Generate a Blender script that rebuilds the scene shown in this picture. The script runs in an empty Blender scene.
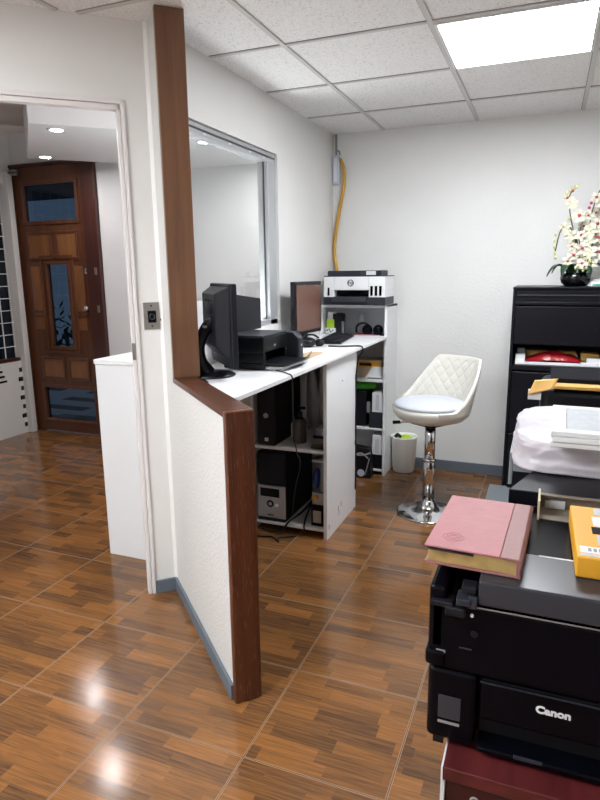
import bpy, bmesh, math, random
from mathutils import Vector, Matrix
random.seed(7)
SC = bpy.context.scene
COL = SC.collection
T = 0.437            # floor tile pitch
H = 2.372            # office ceiling height
PI = math.pi

# ------------------------------------------------------------------ materials
def srgb(c):
    return tuple((v/255/12.92 if v/255 <= .04045 else ((v/255+.055)/1.055)**2.4) for v in c)

def mat(name, rgb, rough=.5, metal=0, spec=.5, bump=0, bscale=60, var=0, vscale=8, coat=0, alpha=None):
    m = bpy.data.materials.new(name); m.use_nodes = True
    nt = m.node_tree; b = nt.nodes['Principled BSDF']
    c = srgb(rgb)
    b.inputs['Base Color'].default_value = (*c, 1)
    b.inputs['Roughness'].default_value = rough
    b.inputs['Metallic'].default_value = metal
    b.inputs['Specular IOR Level'].default_value = spec
    if coat:
        b.inputs['Coat Weight'].default_value = coat; b.inputs['Coat Roughness'].default_value = .05
    if bump or var:
        tc = nt.nodes.new('ShaderNodeTexCoord')
    if var:
        n = nt.nodes.new('ShaderNodeTexNoise'); n.inputs['Scale'].default_value = vscale; n.inputs['Detail'].default_value = 4
        nt.links.new(tc.outputs['Object'], n.inputs['Vector'])
        r = nt.nodes.new('ShaderNodeValToRGB')
        r.color_ramp.elements[0].position = .3; r.color_ramp.elements[1].position = .7
        r.color_ramp.elements[0].color = (*[v*(1-var) for v in c], 1)
        r.color_ramp.elements[1].color = (*[min(1, v*(1+var)) for v in c], 1)
        nt.links.new(n.outputs['Fac'], r.inputs['Fac']); nt.links.new(r.outputs['Color'], b.inputs['Base Color'])
    if bump:
        n2 = nt.nodes.new('ShaderNodeTexNoise'); n2.inputs['Scale'].default_value = bscale; n2.inputs['Detail'].default_value = 3
        nt.links.new(tc.outputs['Object'], n2.inputs['Vector'])
        bp = nt.nodes.new('ShaderNodeBump'); bp.inputs['Strength'].default_value = bump; bp.inputs['Distance'].default_value = .01
        nt.links.new(n2.outputs['Fac'], bp.inputs['Height']); nt.links.new(bp.outputs['Normal'], b.inputs['Normal'])
    return m

def emat(name, rgb, strength):
    m = bpy.data.materials.new(name); m.use_nodes = True
    b = m.node_tree.nodes['Principled BSDF']
    b.inputs['Base Color'].default_value = (.9, .9, .9, 1)
    b.inputs['Emission Color'].default_value = (*srgb(rgb), 1); b.inputs['Emission Strength'].default_value = strength
    return m

def glassmat(name, tint, gloss=.12, rough=.02):
    m = bpy.data.materials.new(name); m.use_nodes = True; nt = m.node_tree
    for n in list(nt.nodes):
        if n.type != 'OUTPUT_MATERIAL': nt.nodes.remove(n)
    out = [n for n in nt.nodes if n.type == 'OUTPUT_MATERIAL'][0]
    t = nt.nodes.new('ShaderNodeBsdfTransparent'); t.inputs['Color'].default_value = (*tint, 1)
    g = nt.nodes.new('ShaderNodeBsdfGlossy'); g.inputs['Roughness'].default_value = rough
    f0 = nt.nodes.new('ShaderNodeLayerWeight'); f0.inputs['Blend'].default_value = .5
    f = nt.nodes.new('ShaderNodeMath'); f.operation = 'POWER'; f.inputs[1].default_value = 5; nt.links.new(f0.outputs['Facing'], f.inputs[0])
    a = nt.nodes.new('ShaderNodeMath'); a.operation = 'ADD'; a.inputs[1].default_value = gloss; a.use_clamp = True
    x = nt.nodes.new('ShaderNodeMixShader')
    nt.links.new(f.outputs[0], a.inputs[0]); nt.links.new(a.outputs[0], x.inputs['Fac'])
    nt.links.new(t.outputs[0], x.inputs[1]); nt.links.new(g.outputs[0], x.inputs[2]); nt.links.new(x.outputs[0], out.inputs['Surface'])
    return m

def N(nt, typ, **kw):
    n = nt.nodes.new(typ)
    for k, v in kw.items(): setattr(n, k, v)
    return n
def math_node(nt, op, a, b=None):
    n = nt.nodes.new('ShaderNodeMath'); n.operation = op
    for i, v in enumerate((a, b)):
        if v is None: continue
        if isinstance(v, (int, float)): n.inputs[i].default_value = v
        else: nt.links.new(v, n.inputs[i])
    return n.outputs[0]

def floor_mat():
    m = bpy.data.materials.new('wood_look_ceramic_tile'); m.use_nodes = True
    nt = m.node_tree; b = nt.nodes['Principled BSDF']; L = nt.links.new
    tc = N(nt, 'ShaderNodeTexCoord'); sx = N(nt, 'ShaderNodeSeparateXYZ'); L(tc.outputs['Object'], sx.inputs[0])
    X, Y = sx.outputs['X'], sx.outputs['Y']
    u = math_node(nt, 'DIVIDE', X, T); v = math_node(nt, 'DIVIDE', Y, T)
    iu = math_node(nt, 'FLOOR', u); iv = math_node(nt, 'FLOOR', v)
    fu = math_node(nt, 'FRACT', u); fv = math_node(nt, 'FRACT', v)
    rowf = math_node(nt, 'MULTIPLY', fv, 8.0); row = math_node(nt, 'FLOOR', rowf)
    rid = math_node(nt, 'ADD', row, math_node(nt, 'ADD', math_node(nt, 'MULTIPLY', iv, 17.0), math_node(nt, 'MULTIPLY', iu, 131.0)))
    wn = N(nt, 'ShaderNodeTexWhiteNoise', noise_dimensions='1D'); L(rid, wn.inputs['W'])
    off = wn.outputs['Value']
    pl = math_node(nt, 'ADD', math_node(nt, 'MULTIPLY', fu, 2.1), math_node(nt, 'MULTIPLY', off, 1.0))
    pid = math_node(nt, 'FLOOR', pl)
    cid = math_node(nt, 'ADD', math_node(nt, 'MULTIPLY', rid, 7.31), math_node(nt, 'MULTIPLY', pid, 3.77))
    wn2 = N(nt, 'ShaderNodeTexWhiteNoise', noise_dimensions='1D'); L(cid, wn2.inputs['W'])
    # grain stretched along x
    cb = N(nt, 'ShaderNodeCombineXYZ')
    L(math_node(nt, 'MULTIPLY', X, 5.0), cb.inputs[0]); L(math_node(nt, 'MULTIPLY', Y, 120.0), cb.inputs[1])
    L(math_node(nt, 'MULTIPLY', wn2.outputs['Value'], 30.0), cb.inputs[2])
    ns = N(nt, 'ShaderNodeTexNoise'); ns.inputs['Scale'].default_value = 1.0; ns.inputs['Detail'].default_value = 5; ns.inputs['Roughness'].default_value = .65
    ns.inputs['Distortion'].default_value = .6
    L(cb.outputs[0], ns.inputs['Vector'])
    val = math_node(nt, 'ADD', math_node(nt, 'MULTIPLY', wn2.outputs['Value'], .50), math_node(nt, 'MULTIPLY', math_node(nt, 'SUBTRACT', ns.outputs['Fac'], .5), 1.45))
    val = math_node(nt, 'ADD', val, .26)
    cr = N(nt, 'ShaderNodeValToRGB'); e = cr.color_ramp.elements
    e[0].position = 0; e[0].color = (*srgb((72, 51, 36)), 1)
    e[1].position = 1; e[1].color = (*srgb((156, 107, 60)), 1)
    for p, c in ((.25, (94, 66, 43)), (.45, (114, 78, 46)), (.65, (131, 88, 49)), (.85, (144, 97, 53))):
        k = e.new(p); k.color = (*srgb(c), 1)
    L(val, cr.inputs['Fac'])
    # grout and its pale bevel
    du = math_node(nt, 'MULTIPLY', math_node(nt, 'MINIMUM', fu, math_node(nt, 'SUBTRACT', 1.0, fu)), T)
    dv = math_node(nt, 'MULTIPLY', math_node(nt, 'MINIMUM', fv, math_node(nt, 'SUBTRACT', 1.0, fv)), T)
    d = math_node(nt, 'MINIMUM', du, dv)
    g = math_node(nt, 'LESS_THAN', d, .0018); ed = math_node(nt, 'LESS_THAN', d, .0034)
    mx = N(nt, 'ShaderNodeMix', data_type='RGBA'); L(ed, mx.inputs['Factor']); L(cr.outputs['Color'], mx.inputs['A']); mx.inputs['B'].default_value = (*srgb((168, 132, 96)), 1)
    mx2 = N(nt, 'ShaderNodeMix', data_type='RGBA'); L(g, mx2.inputs['Factor']); L(mx.outputs['Result'], mx2.inputs['A']); mx2.inputs['B'].default_value = (*srgb((70, 50, 38)), 1)
    L(mx2.outputs['Result'], b.inputs['Base Color'])
    L(math_node(nt, 'ADD', math_node(nt, 'MULTIPLY', g, .4), math_node(nt, 'ADD', .125, math_node(nt, 'MULTIPLY', ns.outputs['Fac'], .06))), b.inputs['Roughness'])
    b.inputs['Specular IOR Level'].default_value = .55
    n3 = N(nt, 'ShaderNodeTexNoise'); n3.inputs['Scale'].default_value = 5; L(tc.outputs['Object'], n3.inputs['Vector'])
    hgt = math_node(nt, 'ADD', math_node(nt, 'MULTIPLY', n3.outputs['Fac'], .25), math_node(nt, 'SUBTRACT', math_node(nt, 'MULTIPLY', ns.outputs['Fac'], .02), math_node(nt, 'MULTIPLY', g, .3)))
    bp = N(nt, 'ShaderNodeBump'); bp.inputs['Strength'].default_value = .25; bp.inputs['Distance'].default_value = .004
    L(hgt, bp.inputs['Height']); L(bp.outputs['Normal'], b.inputs['Normal'])
    return m

def wood_mat(name, c1, c2, axis='Z', rough=.4, scale=30, scratch=None, spec=.5):
    m = bpy.data.materials.new(name); m.use_nodes = True
    nt = m.node_tree; b = nt.nodes['Principled BSDF']; L = nt.links.new
    tc = N(nt, 'ShaderNodeTexCoord'); mp = N(nt, 'ShaderNodeMapping'); L(tc.outputs['Object'], mp.inputs[0])
    s = [scale]*3; s['XYZ'.index(axis)] = scale*.06
    mp.inputs['Scale'].default_value = s
    ns = N(nt, 'ShaderNodeTexNoise'); ns.inputs['Scale'].default_value = 1; ns.inputs['Detail'].default_value = 5; ns.inputs['Distortion'].default_value = .8
    L(mp.outputs[0], ns.inputs['Vector'])
    cr = N(nt, 'ShaderNodeValToRGB'); cr.color_ramp.elements[0].position = .3; cr.color_ramp.elements[1].position = .72
    cr.color_ramp.elements[0].color = (*srgb(c1), 1); cr.color_ramp.elements[1].color = (*srgb(c2), 1)
    L(ns.outputs['Fac'], cr.inputs['Fac']); col = cr.outputs['Color']
    if scratch:
        mp2 = N(nt, 'ShaderNodeMapping'); L(tc.outputs['Object'], mp2.inputs[0]); s2 = [260]*3; s2['XYZ'.index(axis)] = 22
        mp2.inputs['Scale'].default_value = s2
        n2 = N(nt, 'ShaderNodeTexNoise'); n2.inputs['Scale'].default_value = 1; n2.inputs['Detail'].default_value = 5; L(mp2.outputs[0], n2.inputs['Vector'])
        r2 = N(nt, 'ShaderNodeValToRGB'); r2.color_ramp.elements[0].position = .57; r2.color_ramp.elements[1].position = .68
        L(n2.outputs['Fac'], r2.inputs['Fac'])
        mx = N(nt, 'ShaderNodeMix', data_type='RGBA'); L(math_node(nt, 'MULTIPLY', r2.outputs['Color'], .6), mx.inputs['Factor']); L(col, mx.inputs['A']); mx.inputs['B'].default_value = (*srgb(scratch), 1)
        col = mx.outputs['Result']
    L(col, b.inputs['Base Color']); b.inputs['Roughness'].default_value = rough; b.inputs['Specular IOR Level'].default_value = spec
    return m

def ceiling_mat():
    m = bpy.data.materials.new('mineral_fibre_tile'); m.use_nodes = True
    nt = m.node_tree; b = nt.nodes['Principled BSDF']; L = nt.links.new
    tc = N(nt, 'ShaderNodeTexCoord')
    n1 = N(nt, 'ShaderNodeTexNoise'); n1.inputs['Scale'].default_value = 130; n1.inputs['Detail'].default_value = 3; n1.inputs['Distortion'].default_value = 1.2
    L(tc.outputs['Object'], n1.inputs['Vector'])
    cr = N(nt, 'ShaderNodeValToRGB'); e = cr.color_ramp.elements
    e[0].position = .28; e[0].color = (*srgb((188, 186, 183)), 1); e[1].position = .46; e[1].color = (*srgb((238, 237, 236)), 1)
    L(n1.outputs['Fac'], cr.inputs['Fac']); L(cr.outputs['Color'], b.inputs['Base Color'])
    b.inputs['Roughness'].default_value = .95; b.inputs['Specular IOR Level'].default_value = .1
    bp = N(nt, 'ShaderNodeBump'); bp.inputs['Strength'].default_value = .5; bp.inputs['Distance'].default_value = .004
    L(n1.outputs['Fac'], bp.inputs['Height']); L(bp.outputs['Normal'], b.inputs['Normal'])
    return m

def stripe_mat():
    m = bpy.data.materials.new('striped_paving'); m.use_nodes = True
    nt = m.node_tree; b = nt.nodes['Principled BSDF']; L = nt.links.new
    tc = N(nt, 'ShaderNodeTexCoord'); sx = N(nt, 'ShaderNodeSeparateXYZ'); L(tc.outputs['Object'], sx.inputs[0])
    f = math_node(nt, 'FRACT', math_node(nt, 'DIVIDE', sx.outputs['Y'], .42)); s = math_node(nt, 'LESS_THAN', f, .42)
    f2 = math_node(nt, 'LESS_THAN', math_node(nt, 'FRACT', math_node(nt, 'DIVIDE', math_node(nt, 'ADD', sx.outputs['X'], .2), 1.1)), .62)
    mx = N(nt, 'ShaderNodeMix', data_type='RGBA'); L(math_node(nt, 'MULTIPLY', s, f2), mx.inputs['Factor'])
    mx.inputs['A'].default_value = (*srgb((240, 243, 243)), 1); mx.inputs['B'].default_value = (*srgb((14, 16, 20)), 1)
    L(mx.outputs['Result'], b.inputs['Base Color']); b.inputs['Roughness'].default_value = .5
    return m

M = {}
M['floor'] = floor_mat(); M['ceil'] = ceiling_mat(); M['stripe'] = stripe_mat()
M['wall'] = mat('white_textured_paint', (228, 228, 226), .55, bump=.2, bscale=55, var=.02, vscale=3)
M['stucco'] = mat('rough_white_stucco', (208, 207, 204), .6, bump=.5, bscale=95)
M['wall2'] = mat('smooth_white_paint', (226, 225, 222), .5, bump=.05, bscale=20, var=.02, vscale=2)
M['hall'] = mat('hall_paint', (228, 230, 232), .6, var=.02, vscale=2)
M['hallceil'] = mat('hall_ceiling_paint', (235, 232, 230), .8)  # even pale paint of the raised hall ceiling
M['base'] = mat('blue_grey_baseboard', (98, 108, 118), .5)
M['brown'] = wood_mat('varnished_brown_board', (98, 66, 46), (126, 88, 62), 'Z', .38, 26)
M['cap'] = wood_mat('worn_brown_cap', (78, 42, 26), (104, 58, 37), 'Z', .35, 26, (138, 100, 80))
M['capside'] = wood_mat('worn_brown_ledge', (64, 36, 25), (90, 52, 36), 'X', .35, 26, (138, 100, 78))
M['frame'] = mat('painted_metal_trim', (226, 222, 220), .4)
M['alu'] = mat('brushed_aluminium', (186, 188, 190), .4, metal=.35)
M['aludark'] = mat('dark_aluminium', (90, 92, 95), .4, metal=.7)
M['grid'] = mat('ceiling_runner_paint', (202, 200, 198), .5)
M['gridjoint'] = mat('ceiling_joint', (150, 148, 146), .8)
M['wlam'] = mat('white_laminate', (232, 233, 234), .35, var=.015, vscale=3)
M['wedge'] = mat('white_edge_banding', (222, 222, 222), .4)
M['cbin'] = mat('grey_board_back', (224, 226, 228), .6)
M['black'] = mat('black_plastic', (15, 16, 21), .38, spec=.35)
M['black2'] = mat('soft_black_plastic', (20, 21, 28), .5, spec=.3)
M['gloss'] = mat('glossy_black_plastic', (7, 8, 15), .20, spec=.13)
M['satin'] = mat('satin_charcoal_plastic', (52, 54, 61), .32)
M['char'] = mat('charcoal_plastic', (44, 47, 55), .45, spec=.3)
M['blackmetal'] = mat('black_steel', (11, 12, 20), .38, spec=.25)
M['screen'] = mat('switched_on_brown_screen', (104, 70, 58), .22)
M['screenoff'] = mat('dark_screen', (14, 15, 20), .12)
M['silver'] = mat('silver_plastic', (172, 172, 174), .3, metal=.5)
M['chrome'] = mat('chrome', (214, 214, 216), .06, metal=1)
M['leather'] = mat('white_leatherette', (206, 204, 195), .33, bump=.05, bscale=200)
M['cushion'] = mat('white_vinyl_seat', (196, 200, 210), .3)
M['pink'] = mat('pink_leatherette', (176, 112, 116), .55, bump=.15, bscale=160, var=.05, vscale=30)
M['pinkdark'] = mat('dusty_pink_leatherette', (146, 98, 95), .5, bump=.15, bscale=160)
M['pinkmark'] = mat('embossed_pink', (164, 96, 102), .6)
M['gilt'] = mat('gilt_page_edge', (196, 168, 110), .35, metal=.35, var=.18, vscale=40)
M['yellow'] = mat('yellow_card', (232, 168, 44), .5)
M['kraft'] = mat('kraft_envelope', (206, 160, 84), .6, var=.06, vscale=20)
M['kraft2'] = mat('tan_card', (192, 164, 128), .7)
M['beige'] = mat('grey_beige_card', (136, 128, 116), .7)
M['beigeedge'] = mat('pale_card_edge', (206, 192, 160), .7)
M['paper'] = mat('white_paper', (232, 232, 234), .7)
M['paper2'] = mat('pale_grey_paper', (196, 202, 206), .7, var=.06, vscale=60)
M['sheet'] = mat('white_plastic_sheet', (198, 193, 199), .42, bump=.25, bscale=40)
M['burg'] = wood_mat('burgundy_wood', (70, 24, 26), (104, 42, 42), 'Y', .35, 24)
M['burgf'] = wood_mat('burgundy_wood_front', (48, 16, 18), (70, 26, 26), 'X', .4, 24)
M['red'] = mat('shiny_red_plastic_bag', (150, 26, 34), .25, bump=.4, bscale=30)
M['green'] = mat('bright_green_plastic', (70, 176, 52), .35)
M['lime'] = mat('lime_note', (178, 214, 48), .6)
M['teal'] = mat('teal_print', (90, 176, 150), .6)
M['leaf'] = mat('dark_green_leaf', (38, 66, 46), .4)
M['petal'] = mat('white_petal', (212, 209, 190), .6)
M['petalc'] = mat('magenta_lip', (176, 64, 96), .5)
M['bud'] = mat('yellow_green_bud', (206, 206, 150), .6)
M['stem'] = mat('brown_green_stem', (92, 92, 66), .6)
M['pot'] = mat('black_glazed_pot', (16, 17, 20), .12)
M['binw'] = mat('translucent_white_bin', (244, 244, 238), .4)
M['grey'] = mat('grey_carton', (112, 120, 124), .6)
M['greyp'] = mat('grey_plastic', (138, 144, 148), .45)
M['ylw'] = mat('yellow_conduit', (206, 156, 62), .45)
M['bluew'] = mat('frosted_bluish_plastic', (196, 204, 222), .3)
M['steel'] = mat('stainless_plate', (160, 158, 152), .35, metal=.8)
M['door'] = wood_mat('dark_varnished_door', (82, 47, 31), (106, 65, 42), 'Z', .35, 22)
M['doorpanel'] = wood_mat('lighter_door_panel', (116, 74, 44), (142, 94, 56), 'Z', .35, 22)
M['doorframe'] = wood_mat('dark_red_door_frame', (58, 30, 26), (74, 40, 34), 'Z', .35, 22)
M['glass'] = glassmat('clear_glass', (.93, .95, .95), .03)
M['dglass'] = glassmat('tinted_door_glass', (.42, .50, .58), .04)
M['dglass2'] = glassmat('dark_window_glass', (.16, .18, .20), .03)
M['matte'] = mat('matte_dark_card', (30, 30, 33), .95, spec=.05)
M['added_porch'] = mat('dark_added_porch', (40, 44, 48), .8)  # dark underside of the roof added beyond the front door
M['plant'] = mat('night_foliage', (20, 34, 24), .8)
M['bottle'] = mat('dark_bottle', (70, 62, 58), .15, spec=.6)
M['blue'] = mat('blue_folder', (42, 62, 130), .45)
M['lens'] = mat('bright_white_print', (226, 228, 230), .5)
M['tilewhite'] = mat('white_glazed_wall_panel', (216, 216, 214), .2)
M['pinkpaper'] = mat('pink_sheet', (222, 150, 160), .6)
M['panel'] = emat('lit_led_panel', (246, 250, 255), 19.0)
M['down'] = emat('lit_downlight', (255, 248, 246), 160)
M['led'] = emat('small_led', (230, 240, 255), 2.0)

# ------------------------------------------------------------------ mesh builder
class MB:
    def __init__(s): s.bm = bmesh.new()
    def box(s, x0, x1, y0, y1, z0, z1, mtx=None):
        vs = [s.bm.verts.new(Vector(p) if mtx is None else mtx @ Vector(p)) for p in
              ((x0,y0,z0),(x1,y0,z0),(x1,y1,z0),(x0,y1,z0),(x0,y0,z1),(x1,y0,z1),(x1,y1,z1),(x0,y1,z1))]
        for f in ((0,3,2,1),(4,5,6,7),(0,1,5,4),(1,2,6,5),(2,3,7,6),(3,0,4,7)):
            s.bm.faces.new([vs[i] for i in f])
        return s
    def prism(s, poly, z0, z1, mtx=None):
        n = len(poly)
        f = (lambda p: Vector(p)) if mtx is None else (lambda p: mtx @ Vector(p))
        a = [s.bm.verts.new(f((x, y, z0))) for x, y in poly]; b = [s.bm.verts.new(f((x, y, z1))) for x, y in poly]
        s.bm.faces.new(a[::-1]); s.bm.faces.new(b)
        for i in range(n): s.bm.faces.new((a[i], a[(i+1) % n], b[(i+1) % n], b[i]))
        return s
    def loft(s, rings, close=True, caps=True):
        R = [[s.bm.verts.new(Vector(p)) for p in r] for r in rings]
        n = len(R[0])
        for a, b in zip(R, R[1:]):
            for i in range(n if close else n-1):
                s.bm.faces.new((a[i], a[(i+1) % n], b[(i+1) % n], b[i]))
        if caps and close:
            s.bm.faces.new(R[0][::-1]); s.bm.faces.new(R[-1])
        return s
    def lathe(s, prof, seg=32, c=(0,0,0)):
        rings = [[(c[0]+r*math.cos(2*PI*i/seg), c[1]+r*math.sin(2*PI*i/seg), c[2]+z) for i in range(seg)] for r, z in prof]
        return s.loft(rings)
    def cyl(s, p0, p1, r, seg=16, r1=None):
        return s.tube([p0, p1], [r, r if r1 is None else r1], seg, smooth=0)
    def tube(s, pts, r, seg=8, smooth=4):
        pts = [Vector(p) for p in pts]
        rr = r if isinstance(r, (list, tuple)) else [r]*len(pts)
        if smooth and len(pts) > 2:
            q = []; w = []
            P = [pts[0]*2-pts[1]] + pts + [pts[-1]*2-pts[-2]]
            for i in range(1, len(P)-2):
                for k in range(smooth):
                    t = k/smooth
                    a, b, c, d = P[i-1], P[i], P[i+1], P[i+2]
                    q.append(.5*((2*b)+(c-a)*t+(2*a-5*b+4*c-d)*t*t+(3*b-a-3*c+d)*t**3)); w.append(rr[i-1]*(1-t)+rr[i]*t)
            q.append(pts[-1]); w.append(rr[-1]); pts, rr = q, w
        rings = []; up = None
        for i, p in enumerate(pts):
            d = (pts[min(i+1, len(pts)-1)]-pts[max(i-1, 0)]).normalized()
            if up is None:
                up = Vector((0,0,1)) if abs(d.z) < .9 else Vector((1,0,0))
            x = d.cross(up).normalized(); y = x.cross(d).normalized(); up = y
            rings.append([p+x*rr[i]*math.cos(2*PI*k/seg)+y*rr[i]*math.sin(2*PI*k/seg) for k in range(seg)])
        return s.loft(rings)
    def ball(s, c, r, seg=16, rings=10):
        rx, ry, rz = r if isinstance(r, (tuple, list)) else (r, r, r)
        R = []
        for j in range(rings+1):
            a = -PI/2+PI*j/rings; cr = max(math.cos(a), .02)
            R.append([(c[0]+rx*cr*math.cos(2*PI*i/seg), c[1]+ry*cr*math.sin(2*PI*i/seg), c[2]+rz*math.sin(a)) for i in range(seg)])
        return s.loft(R)
    def quad(s, *p):
        s.bm.faces.new([s.bm.verts.new(Vector(q)) for q in p]); return s
    def grid(s, fn, nu, nv):
        V = [[s.bm.verts.new(Vector(fn(i/nu, j/nv))) for j in range(nv+1)] for i in range(nu+1)]
        for i in range(nu):
            for j in range(nv): s.bm.faces.new((V[i][j], V[i+1][j], V[i+1][j+1], V[i][j+1]))
        return s

def obj(name, mb, m, parent=None, bevel=0, smooth=False, solid=0, sub=0, seg=2):
    bmesh.ops.recalc_face_normals(mb.bm, faces=mb.bm.faces)
    me = bpy.data.meshes.new(name); mb.bm.to_mesh(me); mb.bm.free()
    me.materials.append(M[m])
    o = bpy.data.objects.new(name, me); COL.objects.link(o)
    if parent is not None: o.parent = parent
    if smooth:
        for p in me.polygons: p.use_smooth = True
    if solid:
        md = o.modifiers.new('Solidify', 'SOLIDIFY'); md.thickness = solid; md.offset = 0
    if bevel:
        md = o.modifiers.new('Bevel', 'BEVEL'); md.width = bevel; md.segments = seg; md.limit_method = 'ANGLE'; md.angle_limit = .6
        if not smooth:
            for p in me.polygons: p.use_smooth = True
            md2 = o.modifiers.new('WN', 'WEIGHTED_NORMAL')
    if sub:
        md = o.modifiers.new('Sub', 'SUBSURF'); md.levels = sub; md.render_levels = sub
    return o

def tag(o, label, cat, group=None):
    o['label'] = label; o['category'] = cat
    if group: o['group'] = group
    return o
def thing(name, label, cat, loc=(0,0,0), rz=0, group=None):
    o = bpy.data.objects.new(name, None); COL.objects.link(o)
    o.location = loc; o.rotation_euler = (0,0,rz); o.empty_display_size = .05
    return tag(o, label, cat, group)
def struct(name, mb, m, parent=None, bevel=0):
    o = obj(name, mb, m, parent, bevel)
    if parent is None: o['kind'] = 'structure'
    return o
def bx(*a, mtx=None): return MB().box(*a, mtx=mtx)
def text(name, body, m, parent, loc, rot, size, extrude=.0005, bold=0, sx=1):
    cu = bpy.data.curves.new(name, 'FONT'); cu.body = body; cu.size = size; cu.extrude = extrude; cu.offset = bold
    cu.align_x = 'CENTER'; cu.align_y = 'CENTER'
    cu.materials.append(M[m])
    o = bpy.data.objects.new(name, cu); COL.objects.link(o); o.parent = parent
    bpy.context.view_layer.update()
    me = bpy.data.meshes.new_from_object(o.evaluated_get(bpy.context.evaluated_depsgraph_get()))
    bpy.data.objects.remove(o)
    me.materials.clear(); me.materials.append(M[m])
    o = bpy.data.objects.new(name, me); COL.objects.link(o); o.parent = parent
    o.location = loc; o.rotation_euler = rot; o.scale = (sx, 1, 1)
    return o
FRONT = (PI/2, 0, 0)

# ------------------------------------------------------------------ setting
# frames: diagonal doorway wall and the low partition square to it
A = Vector((-.742, 1.224, 0))
aD = math.radians(43.5)
D = Vector((math.cos(aD), math.sin(aD), 0)); Nn = Vector((-math.sin(aD), math.cos(aD), 0))     # along wall; towards the hall
aP = math.radians(-43.8)
Pd = Vector((math.cos(aP), math.sin(aP), 0)); Pn = Vector((-math.sin(aP), math.cos(aP), 0))   # along partition; towards the counter side
def frame(o, x, y): return Matrix(((x.x, y.x, 0, o.x), (x.y, y.y, 0, o.y), (0, 0, 1, 0), (0, 0, 0, 1)))
FW = frame(A, D, Nn); FP = frame(A, Pd, Pn)

struct('floor', bx(-3.9, 2.3, -2.3, 3.9, -.05, 0), 'floor')
struct('ceiling_added_porch', bx(-7.5, -.9, 3.95, 6.0, 2.46, 2.56), 'added_porch')  # roof added outside so the upper door glass turns dark
fo = bx(-9.5, 3.5, 3.95, 9.5, -.10, -.04); fo.box(-9.5, -3.92, -3, 3.94, -.10, -.04)
struct('ground_outside', fo, 'stripe')
# office walls
struct('wall_back', bx(-.82, 2.3, 3.38, 3.48, 0, 2.45), 'wall')
struct('wall_right', bx(2.2, 2.3, -2.3, 3.38, 0, 2.45), 'wall2')
struct('wall_rear', bx(-2.29, 2.2, -2.3, -2.2, 0, 2.45), 'wall2')
struct('wall_corridor', bx(-2.29, -2.19, -2.2, -.12, 0, 2.45), 'wall2')
w = MB()
WX0, WX1 = -.82, -.719
wy0, wy1, wz0, wz1 = 1.33, 2.40, 1.13, 2.082
w.box(WX0, WX1, 1.215, wy0, 0, 2.45); w.box(WX0, WX1, wy1, 3.38, 0, 2.45)
w.box(WX0, WX1, wy0, wy1, 0, wz0); w.box(WX0, WX1, wy0, wy1, wz1, 2.45)
struct('wall_left', w, 'wall2')
w = MB()
w.box(-.10, 0, 0, .10, 0, 2.45, FW); w.box(-1.08, -.10, 0, .10, 2.085, 2.45, FW); w.box(-2.02, -1.08, 0, .10, 0, 2.45, FW)
struct('wall_front', w, 'wall2')
w = MB(); w.box(-.02, .155, 0, .10, 0, 2.45, FP); w.box(.155, .828, 0, .088, 0, .992, FP)
struct('wall_partition', w, 'stucco')
# baseboards
struct('baseboard_back', bx(-.22, 2.2, 3.365, 3.38, 0, .075), 'base', bevel=.002)
struct('baseboard_partition', bx(.0, .830, -.012, 0, 0, .058, mtx=FP), 'base', bevel=.002)
struct('baseboard_front', bx(-.098, .0, -.012, 0, 0, .06, mtx=FW), 'base', bevel=.002)
# brown post, ledge and end board of the partition
struct('trim_1', bx(.155, .178, -.004, .105, 1.012, 2.37, mtx=FP), 'brown', bevel=.003)
cap = MB().prism([(.15, -.004), (.828, -.004), (.828, .092), (.15, .092)], .990, 1.013, FP)
struct('trim_2', cap, 'capside', bevel=.004)
struct('trim_3', bx(.828, .856, -.004, .092, 0, 1.013, mtx=FP), 'cap', bevel=.006)
# doorway frame
w = MB()
w.box(-.1155, -.100, -.010, .03, 0, 2.085, FW); w.box(-.133, -.1175, -.006, .03, 0, 2.066, FW)
w.box(-1.08, -.100, -.010, .03, 2.0685, 2.085, FW); w.box(-1.08, -.1175, -.006, .03, 2.048, 2.0665, FW)
w.box(-1.08, -1.06, -.010, .03, 0, 2.066, FW)
w.box(-.1185, -.114, .0, .028, 0, 2.07, FW); w.box(-1.08, -.114, .0, .028, 2.064, 2.07, FW)
df = struct('trim_4', w, 'frame', bevel=.002)
obj('strike_plate', bx(-.1335, -.119, -.0085, -.005, 1.075, 1.145, mtx=FW), 'steel', df, .001)
# ceiling: tile board with T-bar runners
ceilm = MB().box(-2.3, 2.3, -2.3, 3.48, H, H+.04)
# trim the board over the hall side of the diagonal wall by building it as a polygon
ceilm.bm.free(); ceilm = MB().prism([(-2.25, -2.25), (2.25, -2.25), (2.25, 3.43), (-.77, 3.43), (-.77, 1.24), (-2.25, -.13)], H, H+.04)
ce = struct('ceiling', ceilm, 'ceil')
gx = [-.35+.617*k for k in range(-3, 5)]; gy = [1.655-.605*6+.605*k for k in range(0, 9)]
g = MB()
def left_of(y): return -.719 if y > 1.25 else max(-2.19, -.742-(1.224-y)*1.05)
for y in gy: g.box(left_of(y)+.01, 2.19, y-.009, y+.009, H-.006, H+.002)
for x in gx:
    if x > 2.15: continue
    y1 = 3.37 if x > -.72 else 1.22-( -.742-x)*.95
    g.box(x-.010, x+.010, -2.19, y1-.01, H-.007, H+.002)
obj('runners', g, 'grid', ce)
j = MB()
for y in gy: j.box(left_of(y)+.01, 2.19, y-.0125, y-.009, H-.003, H+.001)
for x in gx:
    if x > 2.15: continue
    y1 = 3.37 if x > -.72 else 1.22-( -.742-x)*.95
    j.box(x-.0135, x-.010, -2.19, y1-.01, H-.003, H+.001)
obj('joint_shadow_gap', j, 'gridjoint', ce)
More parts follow.
